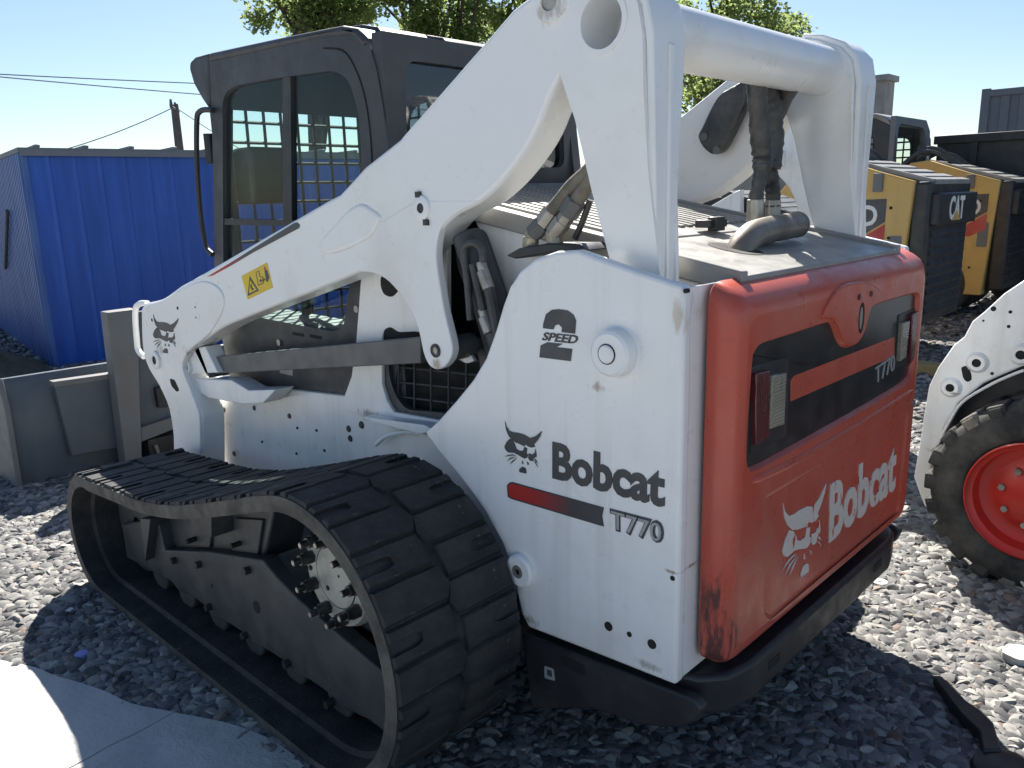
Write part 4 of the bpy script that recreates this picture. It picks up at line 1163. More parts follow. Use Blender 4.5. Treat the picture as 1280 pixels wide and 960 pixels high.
for s in (1, -1):
    N = 216
    mb = MB()
    prof = [(YT0, 0.0, 0), (YT1, 0.0, 0), (YT1 + 0.003, 0.018, 1), (YT1, 0.044, 1), (YT1 - 0.075, 0.046, 0), (YT1 - 0.085, 0.060, 0), (YT1 - 0.125, 0.062, 0), (YMID + 0.05, 0.060, 0), (YMID - 0.06, 0.060, 0), (YT0 + 0.05, 0.046, 0), (YT0, 0.040, 0)]
    for i in range(N):
        p, t, n = frame_at(TOT * i / N)
        for y, d, _ in prof:
            q = p - n * (LUG + d - 0.004)
            mb.v.append((q.x, s * y, q.y))
    k = len(prof)
    for i in range(N):
        for j in range(k):
            a = i * k + j; b_ = i * k + (j + 1) % k
            c_ = ((i + 1) % N) * k + (j + 1) % k; d_ = ((i + 1) % N) * k + j
            mb.f.append((a, b_, c_, d_))
    belt = mb.build('rubber_track', 'rubber', LD)
    belt.data.materials.append(MAT['rubber_side'])
    for poly in belt.data.polygons:
        if abs(poly.normal.y) > 0.5 and abs(poly.center.y) > 1.125:
            poly.material_index = 1
    for i in range(NPITCH):
        for half in (0, 1):
            ss = TOT * (i + 0.5 * half) / NPITCH
            p, t, n = frame_at(ss)
            me = ((lug_a, lug_b)[i % 2], (lug_c, lug_d)[i % 2])[half]
            o = bpy.data.objects.new('lug', me)
            COL.objects.link(o)
            X = Vector((t.x, 0, t.y)); Z = Vector((n.x, 0, n.y)); Y = Z.cross(X)
            fl = 1 if Y.y * s > 0 else -1
            Mx = Matrix(((X.x * fl, Y.x * fl, Z.x, p.x - n.x * LUG), (X.y * fl, Y.y * fl, Z.y, s * YMID), (X.z * fl, Y.z * fl, Z.z, p.y - n.y * LUG), (0, 0, 0, 1)))
            o.parent = belt
            o.matrix_parent_inverse = base_matrix(belt).inverted()
            o.matrix_basis = Mx
    # undercarriage
    fr = MB().prism([(2.584,0.258),(2.584,0.106),(2.356,0.123),(2.147,0.139),(2.097,0.119),(2.013,0.134),(1.948,0.137),(1.880,0.132),(1.830,0.108),(1.732,0.125),(1.674,0.128),(1.607,0.129),(1.558,0.106),(1.462,0.123),(1.411,0.126),(1.343,0.128),(1.290,0.104),(1.197,0.122),(1.145,0.122),(1.086,0.121),(1.015,0.106),(0.897,0.124),(0.755,0.117),(0.648,0.218),(0.796,0.306),(0.986,0.340),(1.207,0.382),(1.336,0.419),(1.411,0.455),(1.560,0.421),(1.782,0.371),(2.177,0.260),(2.206,0.384)], 'y', s * 0.985, s * 0.93).build('track_frame', 'frame', LD, 0.006)
    MB().prism([(2.761,0.230),(2.298,0.372),(1.919,0.483),(1.613,0.567),(1.392,0.618),(1.487,0.415),(1.885,0.312),(2.335,0.190),(2.745,0.014)], 'y', s * 0.94, s * 0.80).build('frame_box', 'frame', LD, 0.008)
    if s == 1:
        MB().prism([(1.981,0.443),(1.799,0.488),(1.853,0.354),(2.026,0.313)], 'y', 0.94, 0.952).build('cover_plate', 'frame', fr, 0.003)
        MB().prism([(1.634,0.526),(1.450,0.569),(1.505,0.434),(1.683,0.393)], 'y', 0.94, 0.952).build('cover_plate', 'frame', fr, 0.003)
        for a in ([(2.279,0.375),(2.180,0.398),(2.286,0.193)], [(1.705,0.551),(1.660,0.557),(1.679,0.464)]):
            MB().prism(a, 'y', 0.935, 1.02).build('gusset', 'frame', fr, 0.002)
        for (x, z), r in zip([(1.481,0.267),(1.794,0.239),(1.956,0.360),(1.614,0.442),(2.217,0.318)], (0.022, 0.007, 0.010, 0.009, 0.006)):
            MB().cyl((x, 0.95, z), (x, 0.9865, z), r, seg=18).build('bolt_hole', 'hole', fr)
        for x, z in [(1.827,0.147),(1.574,0.132),(1.308,0.136),(1.085,0.095),(2.083,0.249),(1.508,0.391),(1.871,0.298)]:
            MB().cyl((x, 0.97, z), (x, 1.004, z), 0.014, seg=6).build('frame_bolt', 'bolt', fr)
    for x in (1.05, 1.30, 1.55, 1.80, 2.05, 2.28):
        MB().cyl((x, s * 0.80, 0.128), (x, s * 0.975, 0.128), 0.070, seg=24).build('roller', 'frame', LD, 0.006)
    MB().lathe((2.48, s * 0.80, 0.268), (0, s, 0), [(0.04, 0.0), (0.19, 0.0), (0.20, 0.02), (0.20, 0.14), (0.19, 0.16), (0.04, 0.16)], 36).build('idler_wheel', 'frame', LD)
    # sprocket, hub and studs
    teeth = []
    for i in range(34):
        a = 2 * math.pi * i / 34
        r = 0.335 if i % 2 else 0.300
        teeth.append((0.958 + r * math.cos(a), 0.412 + r * math.sin(a)))
    MB().prism(teeth, 'y', s * 0.86, s * 0.90).build('sprocket', 'frame', LD, 0.004)
    HX, HZ, HY = 1.003, 0.528, 0.985
    if s == 1:
        hx, hz_ = HX, HZ
        hub = MB().lathe((hx, 0.88, hz_), (0, 1, 0), [(0.15, 0.0), (0.150, 0.085), (0.142, 0.105), (0.0, 0.105)], 44).build('hub', 'hub', LD)
        MB().lathe((hx, 0.983, hz_), (0, 1, 0), [(0.090, 0.0), (0.090, 0.004), (0.0, 0.005)], 40).build('hub_cap', 'hub', hub)
        MB().ring((hx, 0.983, hz_), (hx, 0.9865, hz_), 0.0935, 0.0905, 40).build('hub_groove', 'hole', hub)
        for i in range(9):
            a = 2 * math.pi * i / 9 + 0.25
            x = hx + 0.118 * math.cos(a); z = hz_ + 0.118 * math.sin(a)
            nut = MB().cyl((x, 0.985, z), (x, 1.012, z), 0.020, seg=6).cyl((x, 1.012, z), (x, 1.026, z), 0.016, seg=14).cyl((x, 1.026, z), (x, 1.047, z), 0.010, seg=12).build('wheel_nut', 'bolt', hub)
            MB().cyl((x, 1.0471, z), (x, 1.0485, z), 0.007, seg=10).build('stud_end', 'steel', nut)
        for x, z, r in ((hx + 0.04, hz_ - 0.045, 0.008), (hx - 0.02, hz_ + 0.01, 0.004), (hx - 0.055, hz_ - 0.03, 0.006), (hx + 0.125, hz_ - 0.01, 0.008)):
            MB().cyl((x, 0.985, z), (x, 0.9892, z), r, seg=12).build('bolt_hole', 'hole', hub)
    MB().box(0.7, 2.4, min(s * 0.48, s * 0.90), max(s * 0.48, s * 0.90), 0.22, 0.34).build('axle_beam', 'frame', LD, 0.01)

# ------------------------------------------------------------------ grey steel blade attachment lying ahead of the loader
BK = thing('blade_attachment', (4.3, 0.0, 0), 'long grey steel blade with tall rusty mounting post, lying on gravel before the blue shed', 'attachment')
bl = [(4.24, 0.02), (4.22, 0.30), (4.24, 0.60), (4.27, 0.64), (4.30, 0.64), (4.275, 0.58), (4.26, 0.30), (4.29, 0.02)]
MB().prism(bl, 'y', 0.94, -1.0).build('blade', 'bucket', BK, 0.004)
MB().prism([(4.20, 0.0), (4.19, 0.50), (4.24, 0.65), (4.45, 0.60), (4.55, 0.0)], 'y', 0.955, 0.925).build('end_plate', 'rust', BK, 0.004)
MB().prism([(4.20, 0.0), (4.19, 0.50), (4.24, 0.65), (4.45, 0.60), (4.55, 0.0)], 'y', -1.0, -0.97).build('end_plate', 'rust', BK, 0.004)
q = [(0.695,0.575),(0.366,0.573),(0.405,0.133),(0.661,0.147)]
rp = MB().prism(q, 'x', 4.17, 4.215).build('backing_plate', 'bucket', BK, 0.004)
q = [(0.707,0.602),(0.367,0.594),(0.362,0.563),(0.703,0.569)]
MB().prism(q, 'x', 4.145, 4.215).build('plate_lip', 'rust', BK, 0.002)
q = [(0.400,0.965),(0.228,0.969),(0.320,0.019),(0.416,0.009)]
MB().prism(q, 'x', 4.05, 4.16).build('mount_post', 'rust', BK, 0.006)
q = [(0.203,0.941),(-0.084,0.957),(-0.010,0.253),(0.279,0.188)]
MB().prism(q, 'x', 4.12, 4.16).build('mount_plate', 'bucket', BK, 0.004)
q = [(0.289,0.250),(-0.047,0.290),(-0.039,0.218),(0.296,0.161)]
MB().prism(q, 'x', 4.08, 4.14).build('mount_rail', 'rust', BK, 0.004)
q = [(0.169,0.473),(0.099,0.475),(0.105,0.344),(0.165,0.346)]
MB().prism(q, 'x', 4.08, 4.13).build('latch_box', 'black', BK, 0.004)
MB().tube(x3([(0.216,0.125),(0.198,0.037),(0.182,-0.040)], 4.08), 0.012, 8).build('latch_rod', 'steel', BK)
MB().box(4.1, 4.26, -0.5, 0.25, 0.02, 0.16).build('lower_beam', 'black', BK, 0.006)

# ------------------------------------------------------------------ blue sheet-metal shed
SC = Vector((7.99, -0.45, 0))
dl = Vector((0.99, -0.1416, 0)).normalized()
dr = Vector((dl.y, -dl.x, 0))          # runs towards -Y
SH = thing('sheet_metal_shed', SC, 'blue corrugated sheet-metal shed with pale roof trim behind the loader', 'shed')
def corrugated(origin, d, nrm, length, h, pitch, depth, flat, name, mat):
    prof = []
    t = 0
    while t < length - 1e-6:
        prof += [(t, 0), (t + pitch * flat, 0), (t + pitch * (flat + 0.12), depth), (t + pitch * 0.96, depth)]
        t += pitch
    prof = [p for p in prof if p[0] <= length] + [(length, 0)]
    mb = MB()
    for z in (0, h):
        mb.v += [tuple(origin + d * p[0] + nrm * p[1] + Vector((0, 0, z))) for p in prof]
    n = len(prof)
    mb.f += [(i, i + 1, n + i + 1, n + i) for i in range(n - 1)]
    o = mb.build(name, mat, SH, smooth=0)
    so = o.modifiers.new('thick', 'SOLIDIFY'); so.thickness = 0.004
    return o
SHH = 2.08
for i in range(6):
    corrugated(SC + dr * (i * 0.91), dr, -dl, 0.91, SHH, 0.2275, 0.006, 0.80, 'wall_sheet', 'blue')
for i in range(7):
    corrugated(SC + dl * (i * 0.84) - dr * 0.005, dl, -dr, 0.84, SHH, 0.105, 0.028, 0.45, 'wall_sheet', 'blue_faded')
def obox(c, d, nrm, l0, l1, n0, n1, z0, z1):
    mb = MB()
    vs_ = [c + d * l + nrm * n + Vector((0, 0, z)) for z in (z0, z1) for n in (n0, n1) for l in (l0, l1)]
    return mb.add(vs_, [(0, 2, 3, 1), (4, 5, 7, 6), (0, 1, 5, 4), (2, 6, 7, 3), (0, 4, 6, 2), (1, 3, 7, 5)])
obox(SC, dr, -dl, -0.04, 5.5, -5.9, 0.05, SHH, SHH + 0.045).build('roof', 'container', SH)
obox(SC, dr, -dl, -0.03, 5.46, 0.052, 0.058, SHH - 0.03, SHH + 0.03).build('roof_trim', 'container', SH)
for i in range(13):
    obox(SC, dr, -dl, 0.10 + i * 0.42, 0.15 + i * 0.42, -5.8, 0.06, SHH + 0.045, SHH + 0.075).build('roof_rib', 'container', SH, 0.01)
obox(SC, dr, -dl, -0.012, 0.03, -0.03, 0.012, 0, SHH).build('corner_post', 'blue_faded', SH)
p0 = SC + dl * 1.1 - dr * 0.06
MB().tube([p0 + Vector((0, 0, 1.55)), p0 + dl * 0.9 + Vector((0, 0, 0.9))], 0.02, 8).build('brace', 'bar', SH)

# heap of soil beside the shed
mb = MB()
from mathutils import noise as mn
NU = 26
hc = Vector([(7.889,-0.068)][0] + (0,)); hc = Vector((hc.x + 0.5, hc.y + 0.55, 0))
for j in range(NU):
    for i in range(NU):
        a = -1 + 2 * i / (NU - 1); b_ = -1 + 2 * j / (NU - 1)
        r = math.hypot(a, b_)
        z = 0.42 * max(0, 1 - r) ** 0.9 * (1 + 0.35 * mn.noise(Vector((a * 3, b_ * 3, 0)))) + (0.05 * mn.noise(Vector((a * 9, b_ * 9, 3))) if r < 1 else 0)
        mb.v.append((hc.x + a * 1.5, hc.y + b_ * 0.95, max(z, -0.02) if r < 1 else -0.02))
mb.f += [(j * NU + i, j * NU + i + 1, (j + 1) * NU + i + 1, (j + 1) * NU + i) for j in range(NU - 1) for i in range(NU - 1)]
tag(mb.build('soil_heap', 'soil', smooth=0), 'low heap of brown soil at the foot of the shed wall', 'soil heap')

# ------------------------------------------------------------------ white wheel loader with red rims (front end in view)
WL = thing('wheel_loader', (-0.7, -1.9, 0), 'white wheeled loader with red rims and dusty tyres, parked beside the red rear door', 'wheel loader')
wa = [(-0.095,1.194),(-0.033,1.139),(0.029,1.062),(0.068,1.020),(0.091,0.956),(0.126,0.919),(0.178,0.816),(0.205,0.734),(0.214,0.614),(0.221,0.467),(0.232,0.327),(0.203,0.256),(0.179,0.203),(0.153,0.196),(0.150,0.269),(0.166,0.388),(0.149,0.481),(0.121,0.588),(0.084,0.683),(0.002,0.776),(-0.064,0.821),(-0.128,0.864)]
xe = wa[0][0]
wa_full = [(-1.3, 1.62), (-0.55, 1.45)] + wa + [(-0.55, 1.0), (-1.3, 1.2)]
for s, y0 in ((1, -1.45), (-1, -2.35)):
    a_ = MB().prism(wa_full, 'y', y0, y0 - s * 0.10).build('lift_arm', 'white', WL, 0.010, seg=3)
    if s == 1:
        for (x, z), r in zip([(0.033,0.857),(0.120,0.742),(-0.116,0.907)], (0.034, 0.034, 0.036)):
            MB().lathe((x, -1.452, z), (0, 1, 0), [(r * 0.5, 0.018), (r * 0.9, 0.018), (r, 0.012), (r * 1.25, 0.004), (r * 1.3, -0.004)], 28).build('pin_boss', 'white', a_)
            MB().cyl((x, -1.46, z), (x, -1.442, z), r * 0.52, seg=18).build('pin_bore', 'hole', a_)
        MB().prism(rounded([(0.091,0.831),(0.069,0.840),(0.051,0.812),(0.046,0.783),(0.062,0.771),(0.078,0.785)], 0.015), 'y', -1.46, -1.4485).build('slot', 'hole', a_)
        for (x, z), r in zip([(-0.003,1.077),(0.028,1.027),(-0.062,1.069),(-0.062,1.012),(-0.023,0.819),(0.174,0.300)], (9, 4, 6, 6, 6, 8)):
            MB().cyl((x, -1.46, z), (x, -1.4482, z), r * 0.0011, seg=12).build('bolt_hole', 'hole', a_)
        rim_ln = spline(y3([(0.149,0.489),(0.112,0.597),(0.072,0.686),(-0.017,0.769),(-0.085,0.818),(-0.131,0.846)], -1.449), 4)
        MB().tube(rim_ln, 0.006, 8).build('edge_bead', 'white', a_)
def wheel(x, y, z, s=1):
    t = MB().lathe((x, y, z), (0, s, 0), [(0.225, -0.30), (0.30, -0.305), (0.345, -0.29), (0.365, -0.26), (0.368, -0.15), (0.365, -0.045), (0.352, -0.018), (0.32, -0.003), (0.285, 0.004), (0.25, 0.0), (0.228, -0.012), (0.222, -0.03)], 56).build('tyre', 'tyre', WL, smooth=50)
    for i in range(22):
        a = 2 * math.pi * i / 22
        for sd, off in ((1, 0.0), (-1, math.pi / 22)):
            aa = a + off
            Mx = Matrix.Translation((x, y - s * 0.15, z)) @ Matrix.Rotation(-aa, 4, 'Y')
            mb = MB()
            w0, w1 = (0.0, 0.135) if sd > 0 else (-0.14, 0.0)
            mb.box(0.345, 0.381, w0, w1, -0.034, 0.030, Mx)
            if sd > 0: mb.box(0.330, 0.374, 0.118, 0.141, -0.028, 0.022, Mx)
            mb.build('tread_block', 'tan' if (sd > 0 and i % 7 == 3) else 'tyre', t, 0.006)
    rm = MB().lathe((x, y, z), (0, s, 0), [(0.226, 0.004), (0.232, 0.000), (0.226, -0.012), (0.205, -0.022), (0.195, -0.075), (0.165, -0.090), (0.14, -0.085), (0.10, -0.055), (0.0, -0.055)], 48).build('rim', 'rim', WL, smooth=50)
    for i in range(8):
        a = 2 * math.pi * i / 8 + 0.2
        MB().cyl((x + 0.115 * math.cos(a), y - s * 0.075, z + 0.115 * math.sin(a)), (x + 0.115 * math.cos(a), y - s * 0.045, z + 0.115 * math.sin(a)), 0.013, seg=6).build('wheel_nut', 'steel', rm)
WZ = 0.385
(wx, wz), = [(-0.243,0.423)]
wheel(wx, -1.25, WZ)
wheel(wx - 1.02, -1.25, WZ)
MB().prism([(wx + 0.40, 0.36), (wx + 0.40, 0.62), (wx + 0.30, 0.86), (wx + 0.05, 1.02), (wx - 0.2, 1.05), (wx - 1.5, 1.15), (wx - 1.6, 0.35), (wx + 0.2, 0.30)], 'y', -1.56, -2.25).build('body', 'black', WL, 0.01)
MB().prism([(wx - 0.1, 1.0), (wx - 0.12, 2.05), (wx - 0.95, 2.08), (wx - 1.05, 1.0)], 'y', -1.62, -2.2).build('cab', 'dark', WL, 0.02)
MB().cyl((wx, -1.5, WZ), (wx, -2.3, WZ), 0.09, seg=16).build('axle', 'black', WL)

# ------------------------------------------------------------------ yellow skid loaders behind
def yellow_loader(rx, ly, w, label, cab, dx):
    T = thing('skid_loader', (rx + 1.2, ly - w / 2, 0), label, 'skid loader', 'yellow skid loaders parked in the back row')
    ry = ly - w
    side = [(rx + 0.10, 0.30), (rx + 0.02, 1.60), (rx + 0.35, 1.70), (rx + 0.80, 1.86), (rx + 1.0, 1.84), (rx + 1.3, 1.45), (rx + 2.4, 0.85), (rx + 2.4, 0.30)]
    for y0, s in ((ly, 1), (ry, -1)):
        sp = MB().prism(side, 'y', y0, y0 - s * 0.16).build('body_side', 'yellow', T, 0.012)
        if s == 1:
            rx_, rx = rx, rx + dx
            dec = [(rx + 0.98, 1.44), (rx + 0.34, 1.46), (rx + 0.34, 1.26), (rx + 0.78, 0.98), (rx + 0.98, 1.0)]
            MB().prism(dec, 'y', ly + 0.001, ly + 0.003).build('side_decal', 'decal', sp, smooth=0)
            MB().prism([(rx + 0.34, 1.24), (rx + 0.34, 1.06), (rx + 0.50, 0.98), (rx + 0.76, 0.97)], 'y', ly + 0.002, ly + 0.0055).build('red_flash', 'pink', sp, smooth=0)
            lettering('6D', [(rx + 0.66, ly + 0.003, 1.22), (rx + 0.41, ly + 0.003, 1.22), (rx + 0.66, ly + 0.003, 1.41)], 'y', 'white_plastic', sp, 0.025, thick=0.003)
            rx = rx_
            MB().prism(rounded([(rx + 0.20, 0.86), (rx + 0.20, 1.14), (rx + 0.09, 1.14), (rx + 0.09, 0.86)], 0.02), 'y', ly - 0.01, ly + 0.003).build('tie_slot', 'rust', sp)
            for x, z in ((0.2, 1.12), (0.32, 1.15), (0.2, 1.38), (0.25, 0.62)):
                MB().cyl((rx + x, ly, z), (rx + x, ly + 0.004, z), 0.014, seg=10).build('bolt_hole', 'hole', sp)
            MB().box(rx + 0.28, rx + 0.36, ly, ly + 0.03, 1.52, 1.68).build('marker_lamp', 'rust', sp, 0.006)
    MB().box(rx + 0.06, rx + 2.3, ry + 0.15, ly - 0.15, 0.35, 1.50).build('engine_bay', 'black', T)
    d = MB().prism([(ly - 0.06, 0.35), (ly - 0.04, 1.60), (ry + 0.04, 1.60), (ry + 0.06, 0.35)], 'x', rx - 0.10, rx + 0.06).build('rear_door', 'black', T, 0.03, seg=3)
    MB().prism([(ly - 0.10, 1.22), (ly - 0.10, 1.50), (ry + 0.02, 1.50), (ry + 0.02, 1.22)], 'x', rx - 0.16, rx - 0.08).build('door_brow', 'black', d, 0.015)
    for i in range(9):
        z = 0.45 + i * 0.085
        MB().prism([(rx - 0.12, z), (rx - 0.10, z + 0.055), (rx - 0.08, z + 0.055), (rx - 0.09, z)], 'y', ly - 0.14, ry + 0.14).build('door_louver', 'black', d)
    yc_ = ly - 0.62
    lettering('CAT', [(rx - 0.161, yc_ + 0.22, 1.26), (rx - 0.161, yc_ - 0.22, 1.26), (rx - 0.161, yc_ + 0.22, 1.47)], 'x', 'white_plastic', d, 0.03, thick=0.003)
    MB().prism([(yc_ + 0.13, 1.255), (yc_ - 0.11, 1.255), (yc_ + 0.01, 1.345)], 'x', rx - 0.168, rx - 0.160).build('badge_triangle', 'yellow', d, smooth=0)
    gr = MB().prism([(rx - 0.08, 1.55), (rx - 0.08, 1.60), (rx + 0.85, 1.86), (rx + 0.85, 1.78)], 'y', ry + 0.12, ly - 0.12).build('hood', 'black', T, 0.006)
    def hs_(x0, x1, y0, y1, d0, d1):
        zz = lambda x: 1.60 + (x - rx + 0.08) * 0.28
        return MB().prism([(x0, zz(x0) + d0), (x1, zz(x1) + d0), (x1, zz(x1) + d1), (x0, zz(x0) + d1)], 'y', y0, y1)
    hs_(rx - 0.09, rx + 0.86, ly - 0.15, ly - 0.10, -0.02, 0.02).build('hood_rim', 'hood', gr)
    hs_(rx - 0.10, rx - 0.03, ry + 0.1, ly - 0.152, -0.02, 0.02).build('hood_rim', 'hood', gr)
    for i in range(5):
        x = rx + 0.04 + i * 0.165
        hs_(x, x + 0.09, ry + 0.12, ly - 0.16, -0.01, 0.015).build('hood_slat', 'hood', gr)
    for k, (yy, h) in enumerate(((ly - 0.25, 0.16), (ly - 0.40, 0.20), (ly - 0.62, 0.14), (ly - 0.85, 0.15))):
        pth = spline([(rx + 1.15, yy + 0.25, 1.76), (rx + 0.95, yy + 0.1, 1.80 + h), (rx + 0.78, yy - 0.12, 1.80 + h * 0.8), (rx + 0.60, yy - 0.28, 1.76)], 6)
        MB().tube(pth, 0.026, 8).build('hose', 'sleeve', T)
    MB().cyl((rx + 0.9, ly - 0.3, 1.7), (rx + 0.9, ly - 0.3, 1.92), 0.02, seg=8).build('lift_eye', 'steel', T)
    for x in (rx + 0.65, rx + 1.85):
        for yy, s in ((ly + 0.02, 1), (ry - 0.02, -1)):
            tw = MB().lathe((x, yy, 0.40), (0, s, 0), [(0.20, -0.28), (0.36, -0.28), (0.40, -0.24), (0.40, -0.05), (0.36, 0.0), (0.22, 0.01), (0.20, -0.04), (0.0, -0.06)], 36).build('wheel', 'tyre', T)
    if cab:
        cz = 2.42
        rx = rx + 0.42
        cs = [(rx + 0.75, 1.55), (rx + 0.80, cz - 0.25), (rx + 0.88, cz - 0.06), (rx + 1.05, cz), (rx + 1.95, cz), (rx + 2.05, 1.0), (rx + 0.8, 1.0)]
        wl_ = rounded([(rx + 1.02, 1.65), (rx + 1.05, cz - 0.22), (rx + 1.8, cz - 0.18), (rx + 1.85, 1.3), (rx + 1.05, 1.3)], 0.10)
        for y0, s in ((ly - 0.06, 1), (ry - 0.14, -1)):
            MB().prism([cs, wl_], 'y', y0, y0 - s * 0.04).build('cab_side', 'dark', T)
        for i in range(9):
            MB().tube([(rx + 1.02 + i * 0.1, ry - 0.08, 1.3), (rx + 1.02 + i * 0.1, ry - 0.08, cz - 0.15)], 0.012, 6).build('guard_wire', 'black', T)
        for i in range(10):
            MB().tube([(rx + 1.0, ry - 0.07, 1.35 + i * 0.1), (rx + 1.9, ry - 0.07, 1.35 + i * 0.1)], 0.012, 6).build('guard_wire', 'black', T)
        MB().prism([(rx + 0.84, cz - 0.14), (rx + 0.92, cz - 0.02), (rx + 1.05, cz + 0.03), (rx + 1.98, cz + 0.03), (rx + 1.98, cz - 0.03), (rx + 1.05, cz - 0.03)], 'y', ly - 0.04, ry - 0.16).build('cab_roof', 'hood', T, 0.03, seg=3)
        rw_ = rounded([(ly - 0.16, 1.68), (ly - 0.16, cz - 0.10), (ry + 0.16, cz - 0.12), (ry - 0.03, 1.98), (ry - 0.05, 1.68)], 0.10)
        MB().prism([[(ly - 0.05, 1.4), (ly - 0.05, cz - 0.02), (ry + 0.10, cz - 0.02), (ry - 0.08, cz - 0.15), (ry - 0.13, cz - 0.35), (ry - 0.13, 1.4)], rw_], 'x', rx + 0.80, rx + 0.86).build('cab_rear', 'container', T)
        MB().prism(rw_, 'x', rx + 0.83, rx + 0.834).build('rear_glass', 'glass', T)
    return T
yellow_loader(1.55, -5.40, 1.28, 'yellow skid loader with black louvred rear door, closest to the white track loader', False, -0.10)
yellow_loader(1.60, -8.45, 1.28, 'yellow skid loader with dark rounded cab, behind the other yellow loader', True, -0.22)

# ------------------------------------------------------------------ white loader standing beyond (seen between the arms)
NB = thing('parked_loader', (2.6, -3.4, 0), 'white loader with black slatted hood, seen between the lift arms of the track loader', 'loader')
YN = -2.95
ua = spline([(1.655,1.941),(1.583,1.984),(1.486,1.842),(1.426,1.709),(1.383,1.240)], 3) + [(1.467,1.239)] + spline([(1.479,1.365),(1.512,1.480),(1.571,1.582),(1.663,1.675),(1.713,1.797)], 3)
MB().prism(ua, 'y', YN, YN - 0.12).build('upright', 'white', NB, 0.008)
(bx_, bz_), = [(1.575,1.740)]
MB().cyl((bx_ + 0.02, YN, bz_), (bx_ + 0.26, YN + 0.05, bz_), 0.06, seg=24).build('cylinder_end', 'white', NB, 0.012)
MB().box(1.45, 3.6, -3.55, YN - 0.02, 0.4, 1.30).build('body', 'white', NB, 0.02)
MB().prism([(1.40, 1.30), (1.40, 1.36), (2.0, 1.56), (2.05, 1.56), (2.05, 1.30)], 'y', YN - 0.02, -3.55).build('hood', 'black', NB, 0.006)
for i in range(6):
    t_ = 0.12 + i * 0.145
    x = 1.40 + 0.60 * t_; z = 1.36 + 0.20 * t_
    mb = MB()
    mb.add([(x, YN - 0.04, z + 0.004), (x + 0.045, YN - 0.04, z + 0.019), (x + 0.045, -3.53, z + 0.019), (x, -3.53, z + 0.004), (x, YN - 0.04, z - 0.02), (x + 0.045, YN - 0.04, z - 0.02), (x + 0.045, -3.53, z - 0.02), (x, -3.53, z - 0.02)],
           [(0, 1, 2, 3), (4, 7, 6, 5), (0, 4, 5, 1), (1, 5, 6, 2), (2, 6, 7, 3), (3, 7, 4, 0)]).build('hood_slat', 'bar', NB, smooth=0)
wp = [(2.263,1.361),(2.139,1.437),(1.932,1.540),(1.874,1.565),(1.860,1.235),(2.260,1.229)]
MB().prism(wp, 'y', -2.90, -2.96).build('side_panel', 'white', NB, 0.006)
for x in (1.9, 3.1):
    for yy in (-2.9, -3.6):
        MB().lathe((x, yy, 0.39), (0, 1, 0), [(0.20, -0.28), (0.36, -0.28), (0.39, -0.24), (0.39, -0.05), (0.36, 0.0), (0.22, 0.01), (0.0, -0.06)], 32).build('wheel', 'tyre', NB)

# ------------------------------------------------------------------ yard buildings and boxes far behind
CT = thing('shipping_container', (3.0, -15.6, 0), 'grey corrugated steel container raised behind the dark truck box', 'container')
c0 = [(3.619,-15.309,3.262)][0]
X1, X0, YF = c0[0], c0[0] - 6.0, c0[1]
MB().box(X0, X1, YF - 2.4, YF, 0.0, c0[2]).build('body', 'container', CT)
for x in [X1 - 0.12]:
    MB().box(x, X1 + 0.02, YF - 0.02, YF + 0.05, 0.0, c0[2] + 0.02).build('corner_post', 'container', CT)
MB().box(X0, X1 - 0.12, YF, YF + 0.05, c0[2] - 0.12, c0[2] - 0.01).build('top_rail', 'container', CT)
for i in range(18):
    x = X1 - 0.30 - i * 0.30
    MB().box(x - 0.15, x, YF, YF + 0.035, 0.1, c0[2] - 0.12).build('wall_rib', 'container', CT, 0.01)
TB = thing('truck_box', (1.0, -10.8, 0), 'long black steel truck box behind the yellow loaders', 'truck box')
a0, a1 = [(2.734,-9.850,2.195),(1.753,-10.097,2.225)]
yb_ = a0[1]
MB().box(a0[0] - 5.0, a0[0], yb_ - 2.2, yb_, 0.8, a0[2]).build('box_body', 'black', TB, 0.02)
MB().box(a0[0] - 5.0, a0[0] + 0.03, yb_, yb_ + 0.05, a0[2] - 0.10, a0[2] + 0.01).build('top_rail', 'black', TB, 0.01)
for i in range(6):
    MB().box(a0[0] - 0.5 - i * 0.8, a0[0] - 0.42 - i * 0.8, yb_, yb_ + 0.06, 0.8, a0[2] - 0.1).build('side_rib', 'black', TB)
for x in (a0[0] - 1.2, a0[0] - 3.6):
    MB().lathe((x, yb_, 0.5), (0, 1, 0), [(0.25, -0.3), (0.46, -0.3), (0.5, -0.25), (0.5, -0.05), (0.46, 0.0), (0.28, 0.0), (0.0, -0.08)], 32).build('wheel', 'tyre', TB)
BD = thing('concrete_building', (9.5, -27, 0), 'plain grey concrete block of a building beyond the yard', 'building')
b0, b1 = [(10.746,-25.549,5.104),(9.224,-26.136,5.030)]
MB().box(b1[0], b1[0] + 6.0, b1[1] - 0.8, b1[1], 0, b1[2] - 0.1).build('wall', 'concrete', BD)
MB().box(b1[0] - 0.1, b1[0] + 6.2, b1[1] - 0.9, b1[1] + 0.1, b1[2] - 0.1, b1[2] + 0.08).build('roof_slab', 'concrete', BD)

